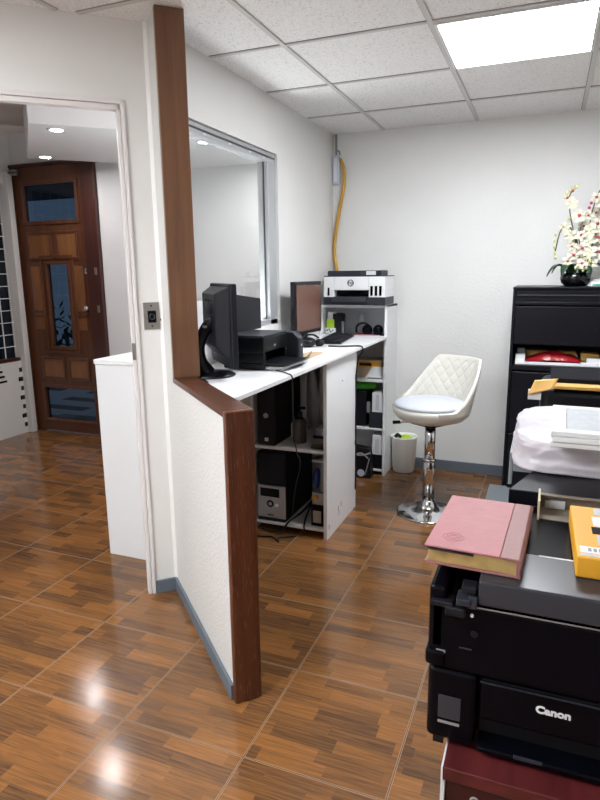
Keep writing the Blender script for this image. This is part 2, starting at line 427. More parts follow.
# LED panels in the ceiling grid
def panel(i, j, label):
    x0, y0 = gx[3]+.617*i, gy[6]+.605*j
    t = thing('ceiling_light', label, 'ceiling light', (x0+.3085, y0+.3025, H))
    obj('diffuser', bx(-.285, .285, -.278, .278, -.008, -.002), 'panel', t)
    f = MB(); f.box(-.298, .298, -.292, -.278, -.012, -.0005); f.box(-.298, .298, .278, .292, -.012, -.0005); f.box(-.298, -.285, -.278, .278, -.012, -.0005); f.box(.285, .298, -.278, .278, -.012, -.0005)
    obj('frame', f, 'wedge', t)
panel(1, 0, 'square white LED panel glowing in the tiled ceiling, the one over the stool')
panel(-1, -5, 'added unseen LED panel in the tiled ceiling above the camera, nearer the desk')  # extra panel out of view, added to light the near side
panel(-2, -4, 'added unseen LED panel in the tiled ceiling in front of the doorway')  # extra panel out of view, added to brighten doorway wall and partition

# window in the left wall
win = MB()
fx0, fx1 = -.80, -.735
win.box(fx0, fx1, wy0, wy1-.005, wz1-.05, wz1-.001); win.box(fx0, fx1, wy0, wy1, wz0, wz0+.03)
win.box(fx0, fx1, wy1-.10, wy1, wz0, wz1-.05); win.box(fx0, fx1, wy0, wy0+.05, wz0, wz1-.05)
wo = struct('window_1', win, 'alu', bevel=.003)
obj('track_groove', bx(-.7345, -.731, wy0+.01, wy1-.01, wz1-.03, wz1-.022), 'aludark', wo)
obj('pane', bx(-.772, -.766, wy0+.05, wy1-.10, wz0+.03, wz1-.05), 'glass', wo)
obj('seal', bx(-.765, -.758, wy1-.104, wy1-.099, wz0+.03, wz1-.05), 'aludark', wo)
s = MB()
for y in (1.62, 1.86, 2.08, 2.25): s.box(-.7352, -.7325, y-.012, y+.012, wz1-.040, wz1-.034)
obj('screw_slots', s, 'lens', wo)

# ------------------------------------------------------------------ hall beyond
HZ = 2.62
struct('wall_hall_back', bx(-2.45, -.82, 3.80, 3.9, 0, 2.7), 'hall')
struct('wall_hall_side', bx(-2.55, -2.45, 3.30, 3.9, 0, 2.7), 'hall')
w = MB(); w.box(-3.75, -2.55, 3.30, 3.40, 2.36, 2.7); w.box(-2.74, -2.55, 3.30, 3.40, 0, 2.36)
struct('wall_hall_entrance', w, 'hall')
w = MB(); w.box(-3.75, -3.65, -.3, 3.30, 2.20, 2.7); w.box(-3.75, -3.65, -.3, 1.3, 0, 2.2); w.box(-3.75, -3.65, 3.19, 3.30, 0, 2.2); w.box(-3.75, -3.65, 1.3, 3.19, 0, .685)
struct('wall_hall_left', w, 'tilewhite')
struct('wall_hall_near', bx(-3.75, -2.29, -.3, -.2, 0, 2.7), 'hall')
struct('ceiling_hall', MB().prism([(-3.75, -.3), (-2.3, -.3), (-.82, 1.26), (-.82, 3.9), (-3.75, 3.9)], HZ, HZ+.06), 'hallceil')
P1 = Vector((-2.13, 2.0, 0)); P2 = Vector((-2.99, 2.83, 0))
sof = MB().prism([(P1.x, P1.y), (-.822, 3.23), (-.822, 3.799), (-2.449, 3.799), (-2.449, 3.36), (P2.x+.49, P2.y+.47), (P2.x, P2.y)], 2.30, HZ)
struct('ceiling_hall_soffit', sof, 'hall')
# grid window of the hall front
gw = MB()
for y in [1.3+.118*k for k in range(17)]: gw.box(-3.706, -3.698, y, y+.006, .69, 2.195)
for z in [.69+.107*k for k in range(15)]: gw.box(-3.706, -3.698, 1.3, 3.19, z, z+.006)
g2 = struct('window_2', gw, 'lens')
obj('pane', bx(-3.722, -3.716, 1.3, 3.19, .69, 2.195), 'dglass2', g2)
obj('sill_bar', bx(-3.705, -3.648, 1.3, 3.185, .672, .70), 'doorframe', g2)
# dark dashes on the low white panel
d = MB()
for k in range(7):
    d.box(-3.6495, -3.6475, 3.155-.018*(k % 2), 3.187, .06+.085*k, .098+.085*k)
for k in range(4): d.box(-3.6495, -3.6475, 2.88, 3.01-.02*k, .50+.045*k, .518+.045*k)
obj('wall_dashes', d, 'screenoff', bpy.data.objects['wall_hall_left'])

# brown front door
x0, x1, zt, yb = -3.635, -2.885, 2.335, 3.295
dm = MB()
op = [(-3.535, -2.965, 1.885, 2.19), (-3.345, -3.115, .80, 1.52), (-3.50, -2.93, .125, .42)]
def slab_with_holes(mb, x0, x1, z0, z1, y0, y1, holes):
    xs = sorted({x0, x1, *[h[0] for h in holes], *[h[1] for h in holes]}); zs = sorted({z0, z1, *[h[2] for h in holes], *[h[3] for h in holes]})
    for a, b in zip(xs, xs[1:]):
        for c, e in zip(zs, zs[1:]):
            mx, mz = (a+b)/2, (c+e)/2
            if any(h[0] < mx < h[1] and h[2] < mz < h[3] for h in holes): continue
            mb.box(a, b, y0, y1, c, e)
slab_with_holes(dm, x0, x1, .012, zt, yb, yb+.04, op)
bmesh.ops.remove_doubles(dm.bm, verts=dm.bm.verts, dist=1e-5)
dr = struct('door_1', dm, 'door')
def ring(mb, x0, x1, z0, z1, wdt, y0, y1):
    mb.box(x0, x1, y0, y1, z0, z0+wdt); mb.box(x0, x1, y0, y1, z1-wdt, z1); mb.box(x0, x0+wdt, y0, y1, z0+wdt, z1-wdt); mb.box(x1-wdt, x1, y0, y1, z0+wdt, z1-wdt)
for nm, (a, b, c, e) in zip(('pane', 'pane', 'pane'), op):
    obj('pane', bx(a, b, yb+.018, yb+.024, c, e), 'dglass', dr)
    r = MB(); ring(r, a-.028, b+.028, c-.028, e+.028, .03, yb-.014, yb+.0); obj('glass_bead', r, 'door', dr, .004)
pn = MB()
for (a, b, c, e) in ((-3.535, -3.265, 1.56, 1.80), (-3.215, -2.975, 1.56, 1.80), (-3.50, -3.235, .50, .70), (-3.195, -2.96, .50, .70)):
    pn.box(a+.02, b-.02, yb-.006, yb, c+.02, e-.02)
pn.box(-3.53, -3.40, yb-.006, yb, .95, 1.50); pn.box(-3.06, -2.95, yb-.006, yb, .95, 1.50)
obj('raised_panel', pn, 'doorpanel', dr, .004)
ml = MB()
for (a, b, c, e) in ((-3.535, -3.265, 1.56, 1.80), (-3.215, -2.975, 1.56, 1.80), (-3.50, -3.235, .50, .70), (-3.195, -2.96, .50, .70)):
    ring(ml, a, b, c, e, .022, yb-.016, yb)
ring(ml, -3.42, -3.04, .74, 1.60, .022, yb-.016, yb)
for z in (1.06, 1.10):
    ml.box(-3.55, -3.42, yb-.016, yb, z, z+.022); ml.box(-3.04, -2.93, yb-.016, yb, z, z+.022)
obj('moulding', ml, 'door', dr, .004)
k = MB(); k.cyl((-2.915, yb, 1.145), (-2.915, yb-.03, 1.145), .014); k.ball((-2.915, yb-.045, 1.145), .028)
obj('knob', k, 'chrome', dr, smooth=True)
k = MB(); k.cyl((-2.905, yb, 1.46), (-2.905, yb-.018, 1.46), .026, 20)
obj('deadbolt', k, 'chrome', dr, smooth=False)
fr = MB(); fr.box(-2.883, -2.742, 3.262, 3.40, 0, 2.36); fr.box(-3.648, -3.637, 3.27, 3.40, 0, 2.36); fr.box(-3.648, -2.742, 3.262, 3.40, 2.336, 2.36)
fr.box(-3.75, -3.60, 3.255, 3.29, 0, .04)
tr = struct('trim_5', fr, 'doorframe', bevel=.003)
k = MB()
for z in (1.14, 1.455): k.box(-2.80, -2.775, 3.257, 3.263, z-.03, z+.03)
obj('strike_plate', k, 'steel', tr, .001)
struct('trim_6', bx(-3.652, -3.60, 3.19, 3.25, 0, 2.30), 'tilewhite', bevel=.003)
# door closer seen at the door head
t = thing('door_closer', 'small grey door closer arm at the top of the brown front door', 'door closer', (-3.60, 3.25, 2.27))
obj('arm', bx(-.03, .10, -.04, -.02, .01, .03), 'aludark', t, .003); obj('body', bx(.0, .06, -.02, .012, 0, .045), 'silver', t, .004)

# hall downlights
def downlight(x, y, z, label):
    t = thing('downlight', label, 'downlight', (x, y, z))
    obj('lens', MB().lathe([(.001, -.004), (.034, -.004), (.036, -.001), (.001, -.001)], 24), 'down', t)
    obj('trim_ring', MB().lathe([(.036, -.0005), (.037, -.007), (.056, -.004), (.058, -.0005)], 28), 'wlam', t, smooth=True)
downlight(-2.10, 2.19, 2.30, 'round downlight in the hall soffit, the nearer one above the doorway opening')
downlight(-2.82, 2.84, 2.30, 'round downlight in the hall soffit close above the brown front door')
downlight(-1.47, 2.88, 2.30, 'round downlight of the hall seen through the aluminium window')
downlight(-3.0, 1.2, HZ, 'added unseen downlight in the raised part of the hall ceiling')  # unseen lamp added to brighten the hall
downlight(-1.15, 1.75, HZ, 'added unseen downlight over the hall counter, behind the aluminium window head')  # hidden extra lamp, added for more light behind the window
downlight(-1.35, 3.40, 2.30, 'added unseen downlight near the hall back wall, behind the aluminium window head')  # another hidden lamp added to lift the hall back wall

# hall counter end behind the doorway
t = thing('reception_counter', 'white counter end standing in the hall just behind the doorway jamb', 'counter', (-1.27, 1.405, 0))
obj('body', bx(0, .43, .30, 1.0, 0, 1.0), 'wlam', t, .003)
obj('end_panel', bx(-.004, .24, 0, .02, 0, 1.0), 'wlam', t, .002)
obj('side_panel', bx(-.004, .016, .02, .30, 0, 1.0), 'wlam', t, .002)
obj('top', MB().prism([(-.008, -.006), (.26, -.006), (.434, .18), (.434, 1.0), (-.008, 1.0)], 1.0, 1.022), 'wlam', t, .002)
# sheet on the hall wall
tag(obj('notice_sheet', bx(-1.565, -1.47, 3.794, 3.800, 1.30, 1.42), 'cbin'), 'small grey notice on the hall wall, seen through the window', 'notice')
tag(obj('wall_strip', bx(-1.58, -1.45, 3.794, 3.800, 1.465, 1.478), 'cbin'), 'thin grey strip on the hall wall above the notice, seen through the window', 'strip')
# plant outside the front door
p = MB()
for k in range(110):
    a = random.uniform(0, 2*PI); r = random.uniform(.1, .5); z = random.uniform(.25, .95)
    c = Vector((-6.0+r*math.cos(a), 6.3+r*math.sin(a)*.6, z)); d1 = Vector((random.uniform(-1,1), random.uniform(-1,1), random.uniform(.1,1))).normalized()*.16; d2 = Vector((-d1.y, d1.x, 0)).normalized()*.035
    p.quad(c, c+d1*.5+d2, c+d1, c+d1*.5-d2)
t = thing('shrub', 'dark leafy shrub outside, seen through the brown door glass', 'shrub', (0, 0, 0))
obj('foliage', p, 'plant', t); obj('stem', MB().tube([(-6.0, 6.3, -.04), (-5.98, 6.3, .3), (-6.02, 6.32, .6)], .03), 'stem', t)

# ------------------------------------------------------------------ wall fittings
t = thing('switch_plate', 'stainless plate with a black socket on the white wall beside the doorway', 'switch plate', tuple(FW @ Vector((-.045, 0, 1.255))), aD)
obj('plate', bx(-.033, .033, -.006, 0, -.056, .056), 'steel', t, .002)
obj('socket', bx(-.016, .018, -.012, -.006, -.028, .022), 'gloss', t, .003)
obj('socket_ring', MB().tube([(.001+.010*math.cos(a), -.0125, -.003+.012*math.sin(a)) for a in [i*PI/6 for i in range(13)]], .0016, 6, 0), 'satin', t)
for z in (.042, -.042): obj('screw', MB().cyl((0, -.006, z), (0, -.008, z), .004, 12), 'char', t)
tag(obj('wall_plug', MB().cyl(FW @ Vector((.0, 0, 1.238)) - D*.006, FW @ Vector((.0, -.006, 1.238)) - D*.006, .005, 12), 'gloss'), 'tiny black wall plug right beside the stainless switch plate', 'wall plug')

t = thing('junction_box', 'frosted plastic junction box high in the corner beside the yellow conduit', 'junction box', (-.690, 3.345, 2.03))
obj('body', bx(-.028, .028, 0, .034, 0, .20), 'bluew', t, .012, seg=3)
obj('cover_rib', bx(-.012, .012, -.004, .0, .02, .18), 'wlam', t, .003)
obj('inlet', MB().tube([(.0, .02, .2), (.005, .015, .225), (.022, .012, .225), (.03, .012, .20)], .006), 'greyp', t, smooth=True)
tag(obj('wire_channel', bx(-.700, -.686, 3.368, 3.3795, 2.235, 2.37), 'greyp', bevel=.002), 'grey wire channel running from the ceiling down to the junction box', 'wire channel')
t = thing('conduit', 'yellow corrugated conduit hanging in the corner down to the white printer', 'conduit')
cpts = [(-.660, 3.36, 2.205), (-.633, 3.355, 2.14), (-.628, 3.355, 2.04), (-.655, 3.36, 1.9), (-.685, 3.362, 1.75), (-.702, 3.362, 1.62), (-.700, 3.362, 1.53), (-.682, 3.36, 1.43), (-.672, 3.355, 1.25)]
obj('tube', MB().tube(cpts, .012, 10, 8), 'ylw', t, smooth=True)
for z, x in ((1.885, -.659), (1.60, -.703)): obj('clip', MB().cyl((x, 3.361, z-.008), (x, 3.361, z+.008), .0145, 12), 'kraft', t)
# ------------------------------------------------------------------ counter, cabinet, shelf unit
ctop = MB().prism([(-.718, 1.305), (-.660, 1.305), (-.232, .882), (-.226, 3.075), (-.718, 3.075)], .982, 1.0)
tag(obj('worktop', ctop, 'wlam', bevel=.0015), 'long white laminate worktop running along the window wall', 'worktop')

t = thing('base_cabinet', 'white open cabinet under the worktop holding the computer towers', 'cabinet', (-.70, 1.945, 0))
cw = .416   # inner width
obj('side_panel', bx(cw, cw+.020, 0, .53, 0, .981), 'wlam', t, .0015)
obj('side_panel', bx(-.016, 0, 0.02, .53, 0, .981), 'wlam', t, .0015)
obj('back_panel', bx(0, cw, .515, .53, .03, .981), 'cbin', t)
obj('shelf', bx(0, cw, .012, .515, .480, .496), 'wlam', t, .0015)
obj('shelf', bx(0, cw, .012, .515, .040, .056), 'wlam', t, .0015)
for y, z in ((.03, .05), (.19, .10), (.2, .07), (.24, .11), (.5, .96), (.505, .80), (.51, .55), (.505, .4)): obj('chipped_spot', bx(cw+.0195, cw+.0206, y, y+.006, z, z+.03), 'char', t)
obj('knob', MB().ball((cw+.021, .26, .84), .006), 'wedge', t, smooth=True)

t = thing('shelf_unit', 'tall white open shelf unit in the back corner under the white printer', 'shelf unit', (-.716, 3.085, 0))
uw = .482; ud = .29
obj('side_panel', bx(uw-.02, uw, 0, ud, 0, 1.205), 'wlam', t, .0015)
obj('side_panel', bx(0, .02, 0, ud, 0, 1.205), 'wlam', t, .0015)
obj('back_panel', bx(.02, uw-.02, ud-.012, ud, 0, 1.19), 'cbin', t)
obj('top', bx(0, uw, -.04, ud, 1.189, 1.207), 'wlam', t, .0015)
for z in (.986, .690, .345, .045): obj('shelf', bx(.02, uw-.02, .008, ud-.012, z-.016, z), 'wlam', t, .0015)

# white-and-grey ink tank printer on the shelf unit
t = thing('printer', 'white and charcoal ink tank printer on top of the shelf unit', 'printer', (-.655, 2.995, 1.208))
pw = .425
bdy = MB(); slab_with_holes(bdy, .0, pw, .05, .186, 0, .24, [(.075, .315, .05, .098)])
obj('body', bdy, 'wlam', t, .004)
obj('base', bx(-.004, pw+.002, -.004, .245, .0, .052), 'char', t, .004)
obj('paper_slot', bx(.075, .315, .06, .07, .052, .098), 'gloss', t)
obj('output_tray', bx(.070, .305, -.03, .06, .022, .055), 'satin', t, .003)
for x in (.327, .357, .387): obj('ink_window', bx(x, x+.016, -.0055, .001, .062, .125), 'gloss', t, .001)
obj('ink_window', bx(.03, .042, -.0055, .001, .062, .115), 'gloss', t, .001)
obj('scanner_lid', bx(.01, .385, .05, .235, .188, .226), 'char', t, .006)
obj('control_panel', bx(.245, .355, .044, .05, .192, .226), 'satin', t, .002)
obj('label_sticker', bx(.285, .350, .041, .045, .196, .222), 'lens', t, .001)
obj('lid_edge', bx(-.006, pw+.003, .02, .245, .186, .192), 'char', t, .002)
lg = MB().tube([(.190+.020*math.cos(a), -.001, .145+.020*math.sin(a)) for a in [i*PI/12 for i in range(25)]], .0028, 6, 0)
obj('logo_ring', lg, 'satin', t)
text('logo', 'hp', 'satin', t, (.190, -.0012, .148), FRONT, .036, bold=.0006)

# items behind the keyboard on the shelf-level of the worktop
t = thing('memo_holder', 'white memo cube with lime green notes beside the brown-lit monitor', 'memo holder', (-.685, 3.11, 1.0))
obj('holder', bx(0, .075, 0, .05, 0, .04), 'lens', t, .003); obj('note_pad', bx(.005, .062, .012, .02, .04, .10), 'lime', t, .001)
obj('card', bx(.01, .072, .026, .032, .04, .15), 'cbin', t, .001); obj('scribble', MB().tube([(.01, -.001, .02), (.03, -.001, .035), (.04, -.001, .012), (.06, -.001, .03)], .003, 6), 'char', t)
t = thing('cup', 'black cylindrical desk cup between the lime notes and the shelf back', 'cup', (-.600, 3.16, .986))
obj('body', MB().lathe([(.001, 0), (.040, 0), (.044, .01), (.045, .15), (.041, .155), (.037, .15), (.036, .02), (.001, .02)], 24), 'black', t, smooth=True)
obj('rim_strip', bx(.03, .05, -.035, -.028, .02, .10), 'grey', t, .002)
t = thing('bottle', 'pale cylinder standing in the shelf niche under the white printer', 'cylinder', (-.475, 3.30, .986))
obj('body', MB().lathe([(.001, 0), (.022, 0), (.022, .14), (.018, .155), (.001, .156)], 20), 'cbin', t, smooth=True)
t = thing('headset', 'black headset lying in the shelf niche under the white printer', 'headset', (-.395, 3.17, .987))
obj('headband', MB().tube([(-.085, .02, .02), (-.08, .01, .06), (-.05, .0, .085), (-.01, .0, .085), (.02, .0, .06)], .008, 8), 'black', t, smooth=True)
obj('ear_cup', MB().ball((.0, 0, .04), (.038, .03, .038)), 'gloss', t, smooth=True); obj('ear_cup', MB().ball((.075, .01, .04), (.036, .03, .038)), 'gloss', t, smooth=True)
obj('foot', bx(-.095, .11, -.015, .05, 0, .012), 'black2', t, .004)
tag(obj('pink_sheet', bx(-.455, -.285, 3.04, 3.082, 1.0005, 1.004), 'pinkpaper', bevel=.001), 'pink sheet of paper at the far end of the worktop', 'paper')

# monitor 1, seen from behind
t = thing('monitor', 'dark monitor seen from behind on the worktop beside the brown post', 'monitor', (-.546, 1.278, 1.0), aD)
obj('panel', bx(.045, .072, -.175, .165, .045, .385), 'black2', t, .006)
hous = MB().loft([[(.047, -.15, .08), (.047, .15, .08), (.047, .15, .375), (.047, -.15, .375)], [(.0, -.09, .13), (.0, .13, .13), (.0, .13, .345), (.0, -.09, .345)]])
obj('back_housing', hous, 'black2', t, .006)
obj('screen', bx(.0715, .0735, -.160, .150, .065, .365), 'screenoff', t)
obj('foot', MB().lathe([(.001, 0), (.10, 0), (.102, .006), (.085, .014), (.001, .02)], 32), 'black', t, smooth=True)
obj('neck', MB().tube([(-.02, 0, .012), (-.045, 0, .06), (-.05, 0, .12), (-.03, 0, .18), (-.005, 0, .215), (.01, 0, .22)], [.036, .028, .024, .024, .026, .03], 12, 5), 'black', t, smooth=True)
v = MB()
for k in range(6): v.box(-.0015, .001, -.07+.025*k, -.06+.025*k, .26, .32)
obj('vents', v, 'gloss', t)
obj('latch', bx(-.035, -.02, -.03, -.01, .205, .215), 'steel', t, .002)

# black desk printer on the worktop
t = thing('printer', 'black inkjet printer with open front tray on the worktop beside the window', 'printer', (-.385, 1.46, 1.0), PI/2)
# local x = world +y (width), local -y = world +x (front)
bdy = MB(); slab_with_holes(bdy, 0, .262, .004, .145, 0, .205, [(.02, .245, .03, .078)]); obj('body', bdy, 'black', t, .006)
obj('paper_slot', bx(.02, .25, .05, .06, .03, .078), 'gloss', t)
obj('scanner_lid', bx(-.002, .27, .004, .20, .145, .155), 'char', t, .004)
obj('control_tower', MB().loft([[(.265, -.06, .004), (.325, -.06, .004), (.325, .20, .004), (.265, .20, .004)], [(.265, -.06, .12), (.325, -.06, .12), (.325, .20, .12), (.265, .20, .12)], [(.265, -.03, .150), (.325, -.03, .150), (.325, .2, .150), (.265, .2, .150)]]), 'char', t, .01)
obj('button_badge', bx(.105, .122, -.002, .001, .098, .108), 'silver', t, .001); obj('button', bx(.288, .300, -.0615, -.058, .08, .09), 'silver', t, .001)
obj('output_tray', MB().loft([[(.02, .02, .024), (.25, .02, .024), (.25, .02, .034), (.02, .02, .034)], [(.02, -.10, .020), (.28, -.10, .020), (.28, -.10, .028), (.02, -.10, .028)], [(.16, -.13, .03), (.44, -.06, .035), (.44, -.06, .042), (.16, -.13, .038)]]), 'black', t, .002)
obj('paper_cassette', bx(.01, .26, -.085, .0, .004, .018), 'silver', t, .002)
obj('rear_paper_support', MB().loft([[(.13, .195, .15), (.39, .195, .15), (.39, .21, .15), (.13, .21, .15)], [(.13, .205, .330), (.41, .205, .300), (.41, .222, .300), (.13, .222, .330)]]), 'black2', t, .005)
tag(obj('notepad', bx(-.42, -.335, 1.90, 2.10, 1.0005, 1.006), 'kraft2', bevel=.001), 'tan notepad lying on the worktop beside the black printer tray', 'notepad')
tag(obj('loose_paper', bx(-.50, -.31, 2.05, 2.24, 1.0005, 1.0025), 'paper'), 'white sheet of paper lying between notepad and keyboard', 'paper')
tag(obj('paper_packet', bx(-.716, -.702, 1.36, 1.50, 1.0, 1.305), 'paper', bevel=.003), 'white packet leaning on the wall behind the dark monitor', 'packet')

# monitor 2 with brown-lit screen
t = thing('monitor', 'monitor with a brown-lit screen at the far end of the worktop', 'monitor', (-.595, 2.53, 1.0), math.radians(83))
# local -y faces the viewer
obj('panel', bx(-.170, .170, -.01, .022, .060, .372), 'black', t, .005)
obj('screen', bx(-.152, .152, -.0125, -.0095, .082, .352), 'screen', t)
obj('back_housing', bx(-.11, .11, .021, .045, .10, .33), 'black2', t, .01)
obj('neck', bx(-.025, .025, .01, .03, .01, .11), 'black', t, .004)
obj('foot', MB().lathe([(.001, 0), (.066, 0), (.064, .008), (.001, .018)], 28), 'black', t, smooth=True)
t = thing('cable_tangle', 'black tangle of cable and webcam below the brown-lit monitor', 'cable tangle', (-.515, 2.34, 1.0))
obj('lump', MB().ball((0, 0, .028), (.045, .05, .028)), 'black', t, smooth=True); obj('lump', MB().ball((.05, .05, .022), (.03, .03, .022)), 'black2', t, smooth=True)
obj('loop', MB().tube([(-.04, -.03, .03), (-.02, .0, .065), (.02, .02, .07), (.045, .05, .05)], .006, 8), 'black2', t, smooth=True)
t = thing('tent_card', 'small white folded card in front of the brown-lit monitor', 'card', (-.51, 2.50, 1.0))
obj('flap', MB().loft([[(-.02, -.03, 0), (-.018, -.03, 0), (.0, -.03, .05), (-.002, -.03, .05)], [(-.02, .03, 0), (-.018, .03, 0), (.0, .03, .05), (-.002, .03, .05)]]), 'paper', t)
obj('flap', MB().loft([[(.02, -.03, 0), (.022, -.03, 0), (.002, -.03, .05), (0, -.03, .05)], [(.02, .03, 0), (.022, .03, 0), (.002, .03, .05), (0, .03, .05)]]), 'paper', t)
# keyboard
t = thing('keyboard', 'black keyboard on the worktop in front of the brown-lit monitor', 'keyboard', (-.462, 2.72, 1.0), math.radians(97))
obj('body', MB().loft([[(-.225, -.065, .002), (.225, -.065, .002), (.225, .065, .002), (-.225, .065, .002)], [(-.225, -.065, .014), (.225, -.065, .014), (.225, .065, .026), (-.225, .065, .026)]]), 'black', t, .003)
ks = MB()
for r_ in range(5):
    y = -.052+.024*r_; z = .0145+(y+.065)/.13*.012
    for c in range(18):
        x = -.212+.0235*c
        ks.box(x, x+.020, y, y+.020, z, z+.007)
obj('keys', ks, 'black2', t, .0015)
# cords
tag(obj('power_cord', MB().tube([(-.40, 2.36, 1.008), (-.33, 2.38, 1.006), (-.26, 2.42, 1.006), (-.222, 2.435, 1.002), (-.218, 2.44, .975), (-.245, 2.45, .93), (-.258, 2.45, .82), (-.2585, 2.455, .66), (-.258, 2.45, .5), (-.2585, 2.458, .3), (-.258, 2.45, .12)], .0045, 8), 'black', smooth=True), 'black power cord running over the worktop edge down the far end of the cabinet', 'cord')
tag(obj('printer_cable', MB().tube([(-.33, 1.46, 1.005), (-.29, 1.44, 1.005), (-.25, 1.40, 1.005), (-.223, 1.385, .998), (-.220, 1.385, .96), (-.225, 1.40, .8), (-.26, 1.52, .62), (-.36, 1.80, .50), (-.41, 1.925, .40), (-.44, 1.93, .28), (-.46, 1.93, .12)], .0032, 8), 'black', smooth=True), 'thin black cable hanging from the black printer across the cabinet opening', 'cord')
tag(obj('monitor_cable', MB().tube([(-.585, 1.235, 1.02), (-.54, 1.17, 1.006), (-.47, 1.105, 1.006), (-.44, 1.03, 1.006), (-.41, 1.03, 1.006)], .005, 8), 'black', smooth=True), 'black cable on the worktop between dark monitor foot and brown ledge', 'cord')

# ---- inside the base cabinet: middle shelf (z .496)
t = thing('computer_tower', 'slim black computer tower with round silver power button, on the middle shelf', 'computer', (-.672, 1.965, .496))
obj('case', bx(0, .10, .012, .38, 0, .40), 'black2', t, .004); obj('front_bezel', bx(-.002, .102, 0, .014, 0, .402), 'black', t, .006)
obj('power_button', MB().cyl((.05, 0, .17), (.05, -.006, .17), .014, 20), 'silver', t); obj('sticker', bx(.04, .062, -.0015, .001, .025, .045), 'lens', t)
t = thing('pump_bottle', 'dark pump bottle standing on the middle cabinet shelf', 'bottle', (-.475, 2.09, .496))
obj('body', MB().lathe([(.001, 0), (.036, 0), (.038, .006), (.038, .115), (.030, .135), (.014, .145), (.001, .146)], 24), 'bottle', t, smooth=True)
obj('cap', MB().lathe([(.001, .145), (.016, .145), (.016, .175), (.006, .178), (.006, .195), (.001, .195)], 16), 'black', t, smooth=True); obj('pump_head', bx(-.008, .035, -.008, .008, .190, .204), 'black', t, .003)
obj('label_strip', bx(-.045, -.036, -.02, -.008, .02, .11), 'greyp', t)
t = thing('board', 'grey board leaning at the back of the middle cabinet shelf', 'board', (-.655, 2.32, .496))
obj('sheet', bx(0, .11, .06, .075, 0, .46), 'cbin', t, .002); obj('edge_strip', bx(.0, .012, .058, .06, 0, .46), 'grey', t)
t = thing('document_stack', 'stack of papers over a blue folder on the middle cabinet shelf', 'papers', (-.415, 2.19, .496))
obj('folder', bx(-.02, .115, 0, .19, 0, .014), 'blue', t, .002); obj('papers', bx(-.01, .112, .01, .18, .014, .04), 'paper', t, .002); obj('papers', bx(-.005, .11, .0, .17, .041, .062), 'paper2', t, .002)
for i, (x, tl, lab) in enumerate(((-.515, .01, 'white cardboard sheet leaning upright behind the paper stack, straight one'), (-.455, -.05, 'white cardboard sheet leaning tilted beside the cabinet side panel'))):
    tag(obj('cardboard_sheet', MB().loft([[(x, 2.40, .497), (x+.035, 2.40, .497), (x+.035, 2.412, .497), (x, 2.412, .497)], [(x+tl-.01, 2.40, .96), (x+tl+.04, 2.40, .96), (x+tl+.04, 2.412, .96), (x+tl-.01, 2.412, .96)]]), 'wedge'), lab, 'cardboard')
t = thing('snack_packet', 'small yellow and dark packet at the front right of the middle shelf', 'packet', (-.375, 1.985, .4965))
obj('packet', MB().loft([[(0, 0, 0), (.085, 0, 0), (.085, .12, 0), (0, .12, 0)], [(.005, .005, .02), (.085, .01, .03), (.085, .11, .03), (.01, .11, .02)]]), 'char', t, .004)
obj('print', MB().loft([[(.012, .012, .0215), (.08, .015, .0305), (.08, .10, .0305), (.016, .10, .0215)], [(.012, .012, .0225), (.08, .015, .0315), (.08, .10, .0315), (.016, .10, .0225)]]), 'kraft', t)
# bottom shelf (z .056)
t = thing('computer_tower', 'black computer tower with silver lower front, on the bottom shelf', 'computer', (-.688, 1.962, .056))
obj('case', bx(0, .172, .014, .43, 0.012, .40), 'black', t, .005)
obj('front_panel', bx(-.001, .172, 0, .015, .018, .212), 'silver', t, .01); obj('upper_front', bx(0.006, .168, -.002, .015, .218, .398), 'black2', t, .006)
obj('drive_window', bx(.022, .138, -.0025, .001, .145, .195), 'gloss', t, .002)
obj('power_ring', MB().tube([(.082+.016*math.cos(a), -.002, .105+.016*math.sin(a)) for a in [i*PI/10 for i in range(21)]], .005, 8, 0), 'gloss', t); obj('power_button', MB().cyl((.082, 0, .105), (.082, -.005, .105), .010, 16), 'silver', t)
obj('port_button', MB().cyl((.122, 0, .10), (.122, -.005, .10), .010, 16), 'lens', t); obj('foot', bx(.004, .168, .004, .42, 0, .014), 'black2', t); obj('badge', bx(.065, .10, -.001, .001, .035, .042), 'char', t)
t = thing('device_stack', 'stack of small silver and black devices at the right of the bottom shelf', 'devices', (-.372, 1.985, .056))
obj('device', bx(.0, .082, .0, .12, 0, .12), 'gloss', t, .004); obj('label', bx(.012, .06, -.001, .001, .02, .09), 'silver', t); obj('device', bx(.002, .08, .01, .12, .12, .19), 'silver', t, .006)
obj('knob', MB().cyl((.025, .01, .165), (.025, -.01, .165), .016, 16), 'kraft', t); obj('drive', bx(.045, .082, .03, .14, .19, .36), 'greyp', t, .003); obj('bracket', bx(.0, .082, .02, .14, .36, .375), 'silver', t, .002)
tag(obj('cloth_bundle', MB().ball((-.362, 2.06, .31), (.022, .03, .06)), 'blue', smooth=True), 'dark blue bag hanging beside the silver devices in the cabinet', 'bag')
tag(obj('cable_bundle', MB().tube([(-.66, 1.935, .02), (-.58, 1.93, .012), (-.52, 1.935, .03), (-.49, 1.95, .075), (-.45, 2.05, .1), (-.41, 2.15, .16), (-.395, 2.2, .25), (-.385, 2.25, .36)], .006, 8), 'black', smooth=True), 'black cable looping up from the bottom shelf to the silver devices', 'cord')
tag(obj('loose_cable', MB().tube([(-.392, 2.1, .20), (-.405, 2.05, .13), (-.41, 2.0, .085), (-.40, 1.95, .058), (-.39, 1.937, .035)], .005, 8), 'black', smooth=True), 'short black cable hanging over the bottom shelf edge, beside the black device', 'cord')
tag(obj('floor_cable', MB().tube([(-.68, 1.90, .005), (-.63, 1.86, .005), (-.56, 1.88, .005), (-.50, 1.83, .005), (-.52, 1.88, .005), (-.44, 1.93, .005)], .0045, 8), 'black', smooth=True), 'thin black cable lying on the tiles in front of the cabinet', 'cord')

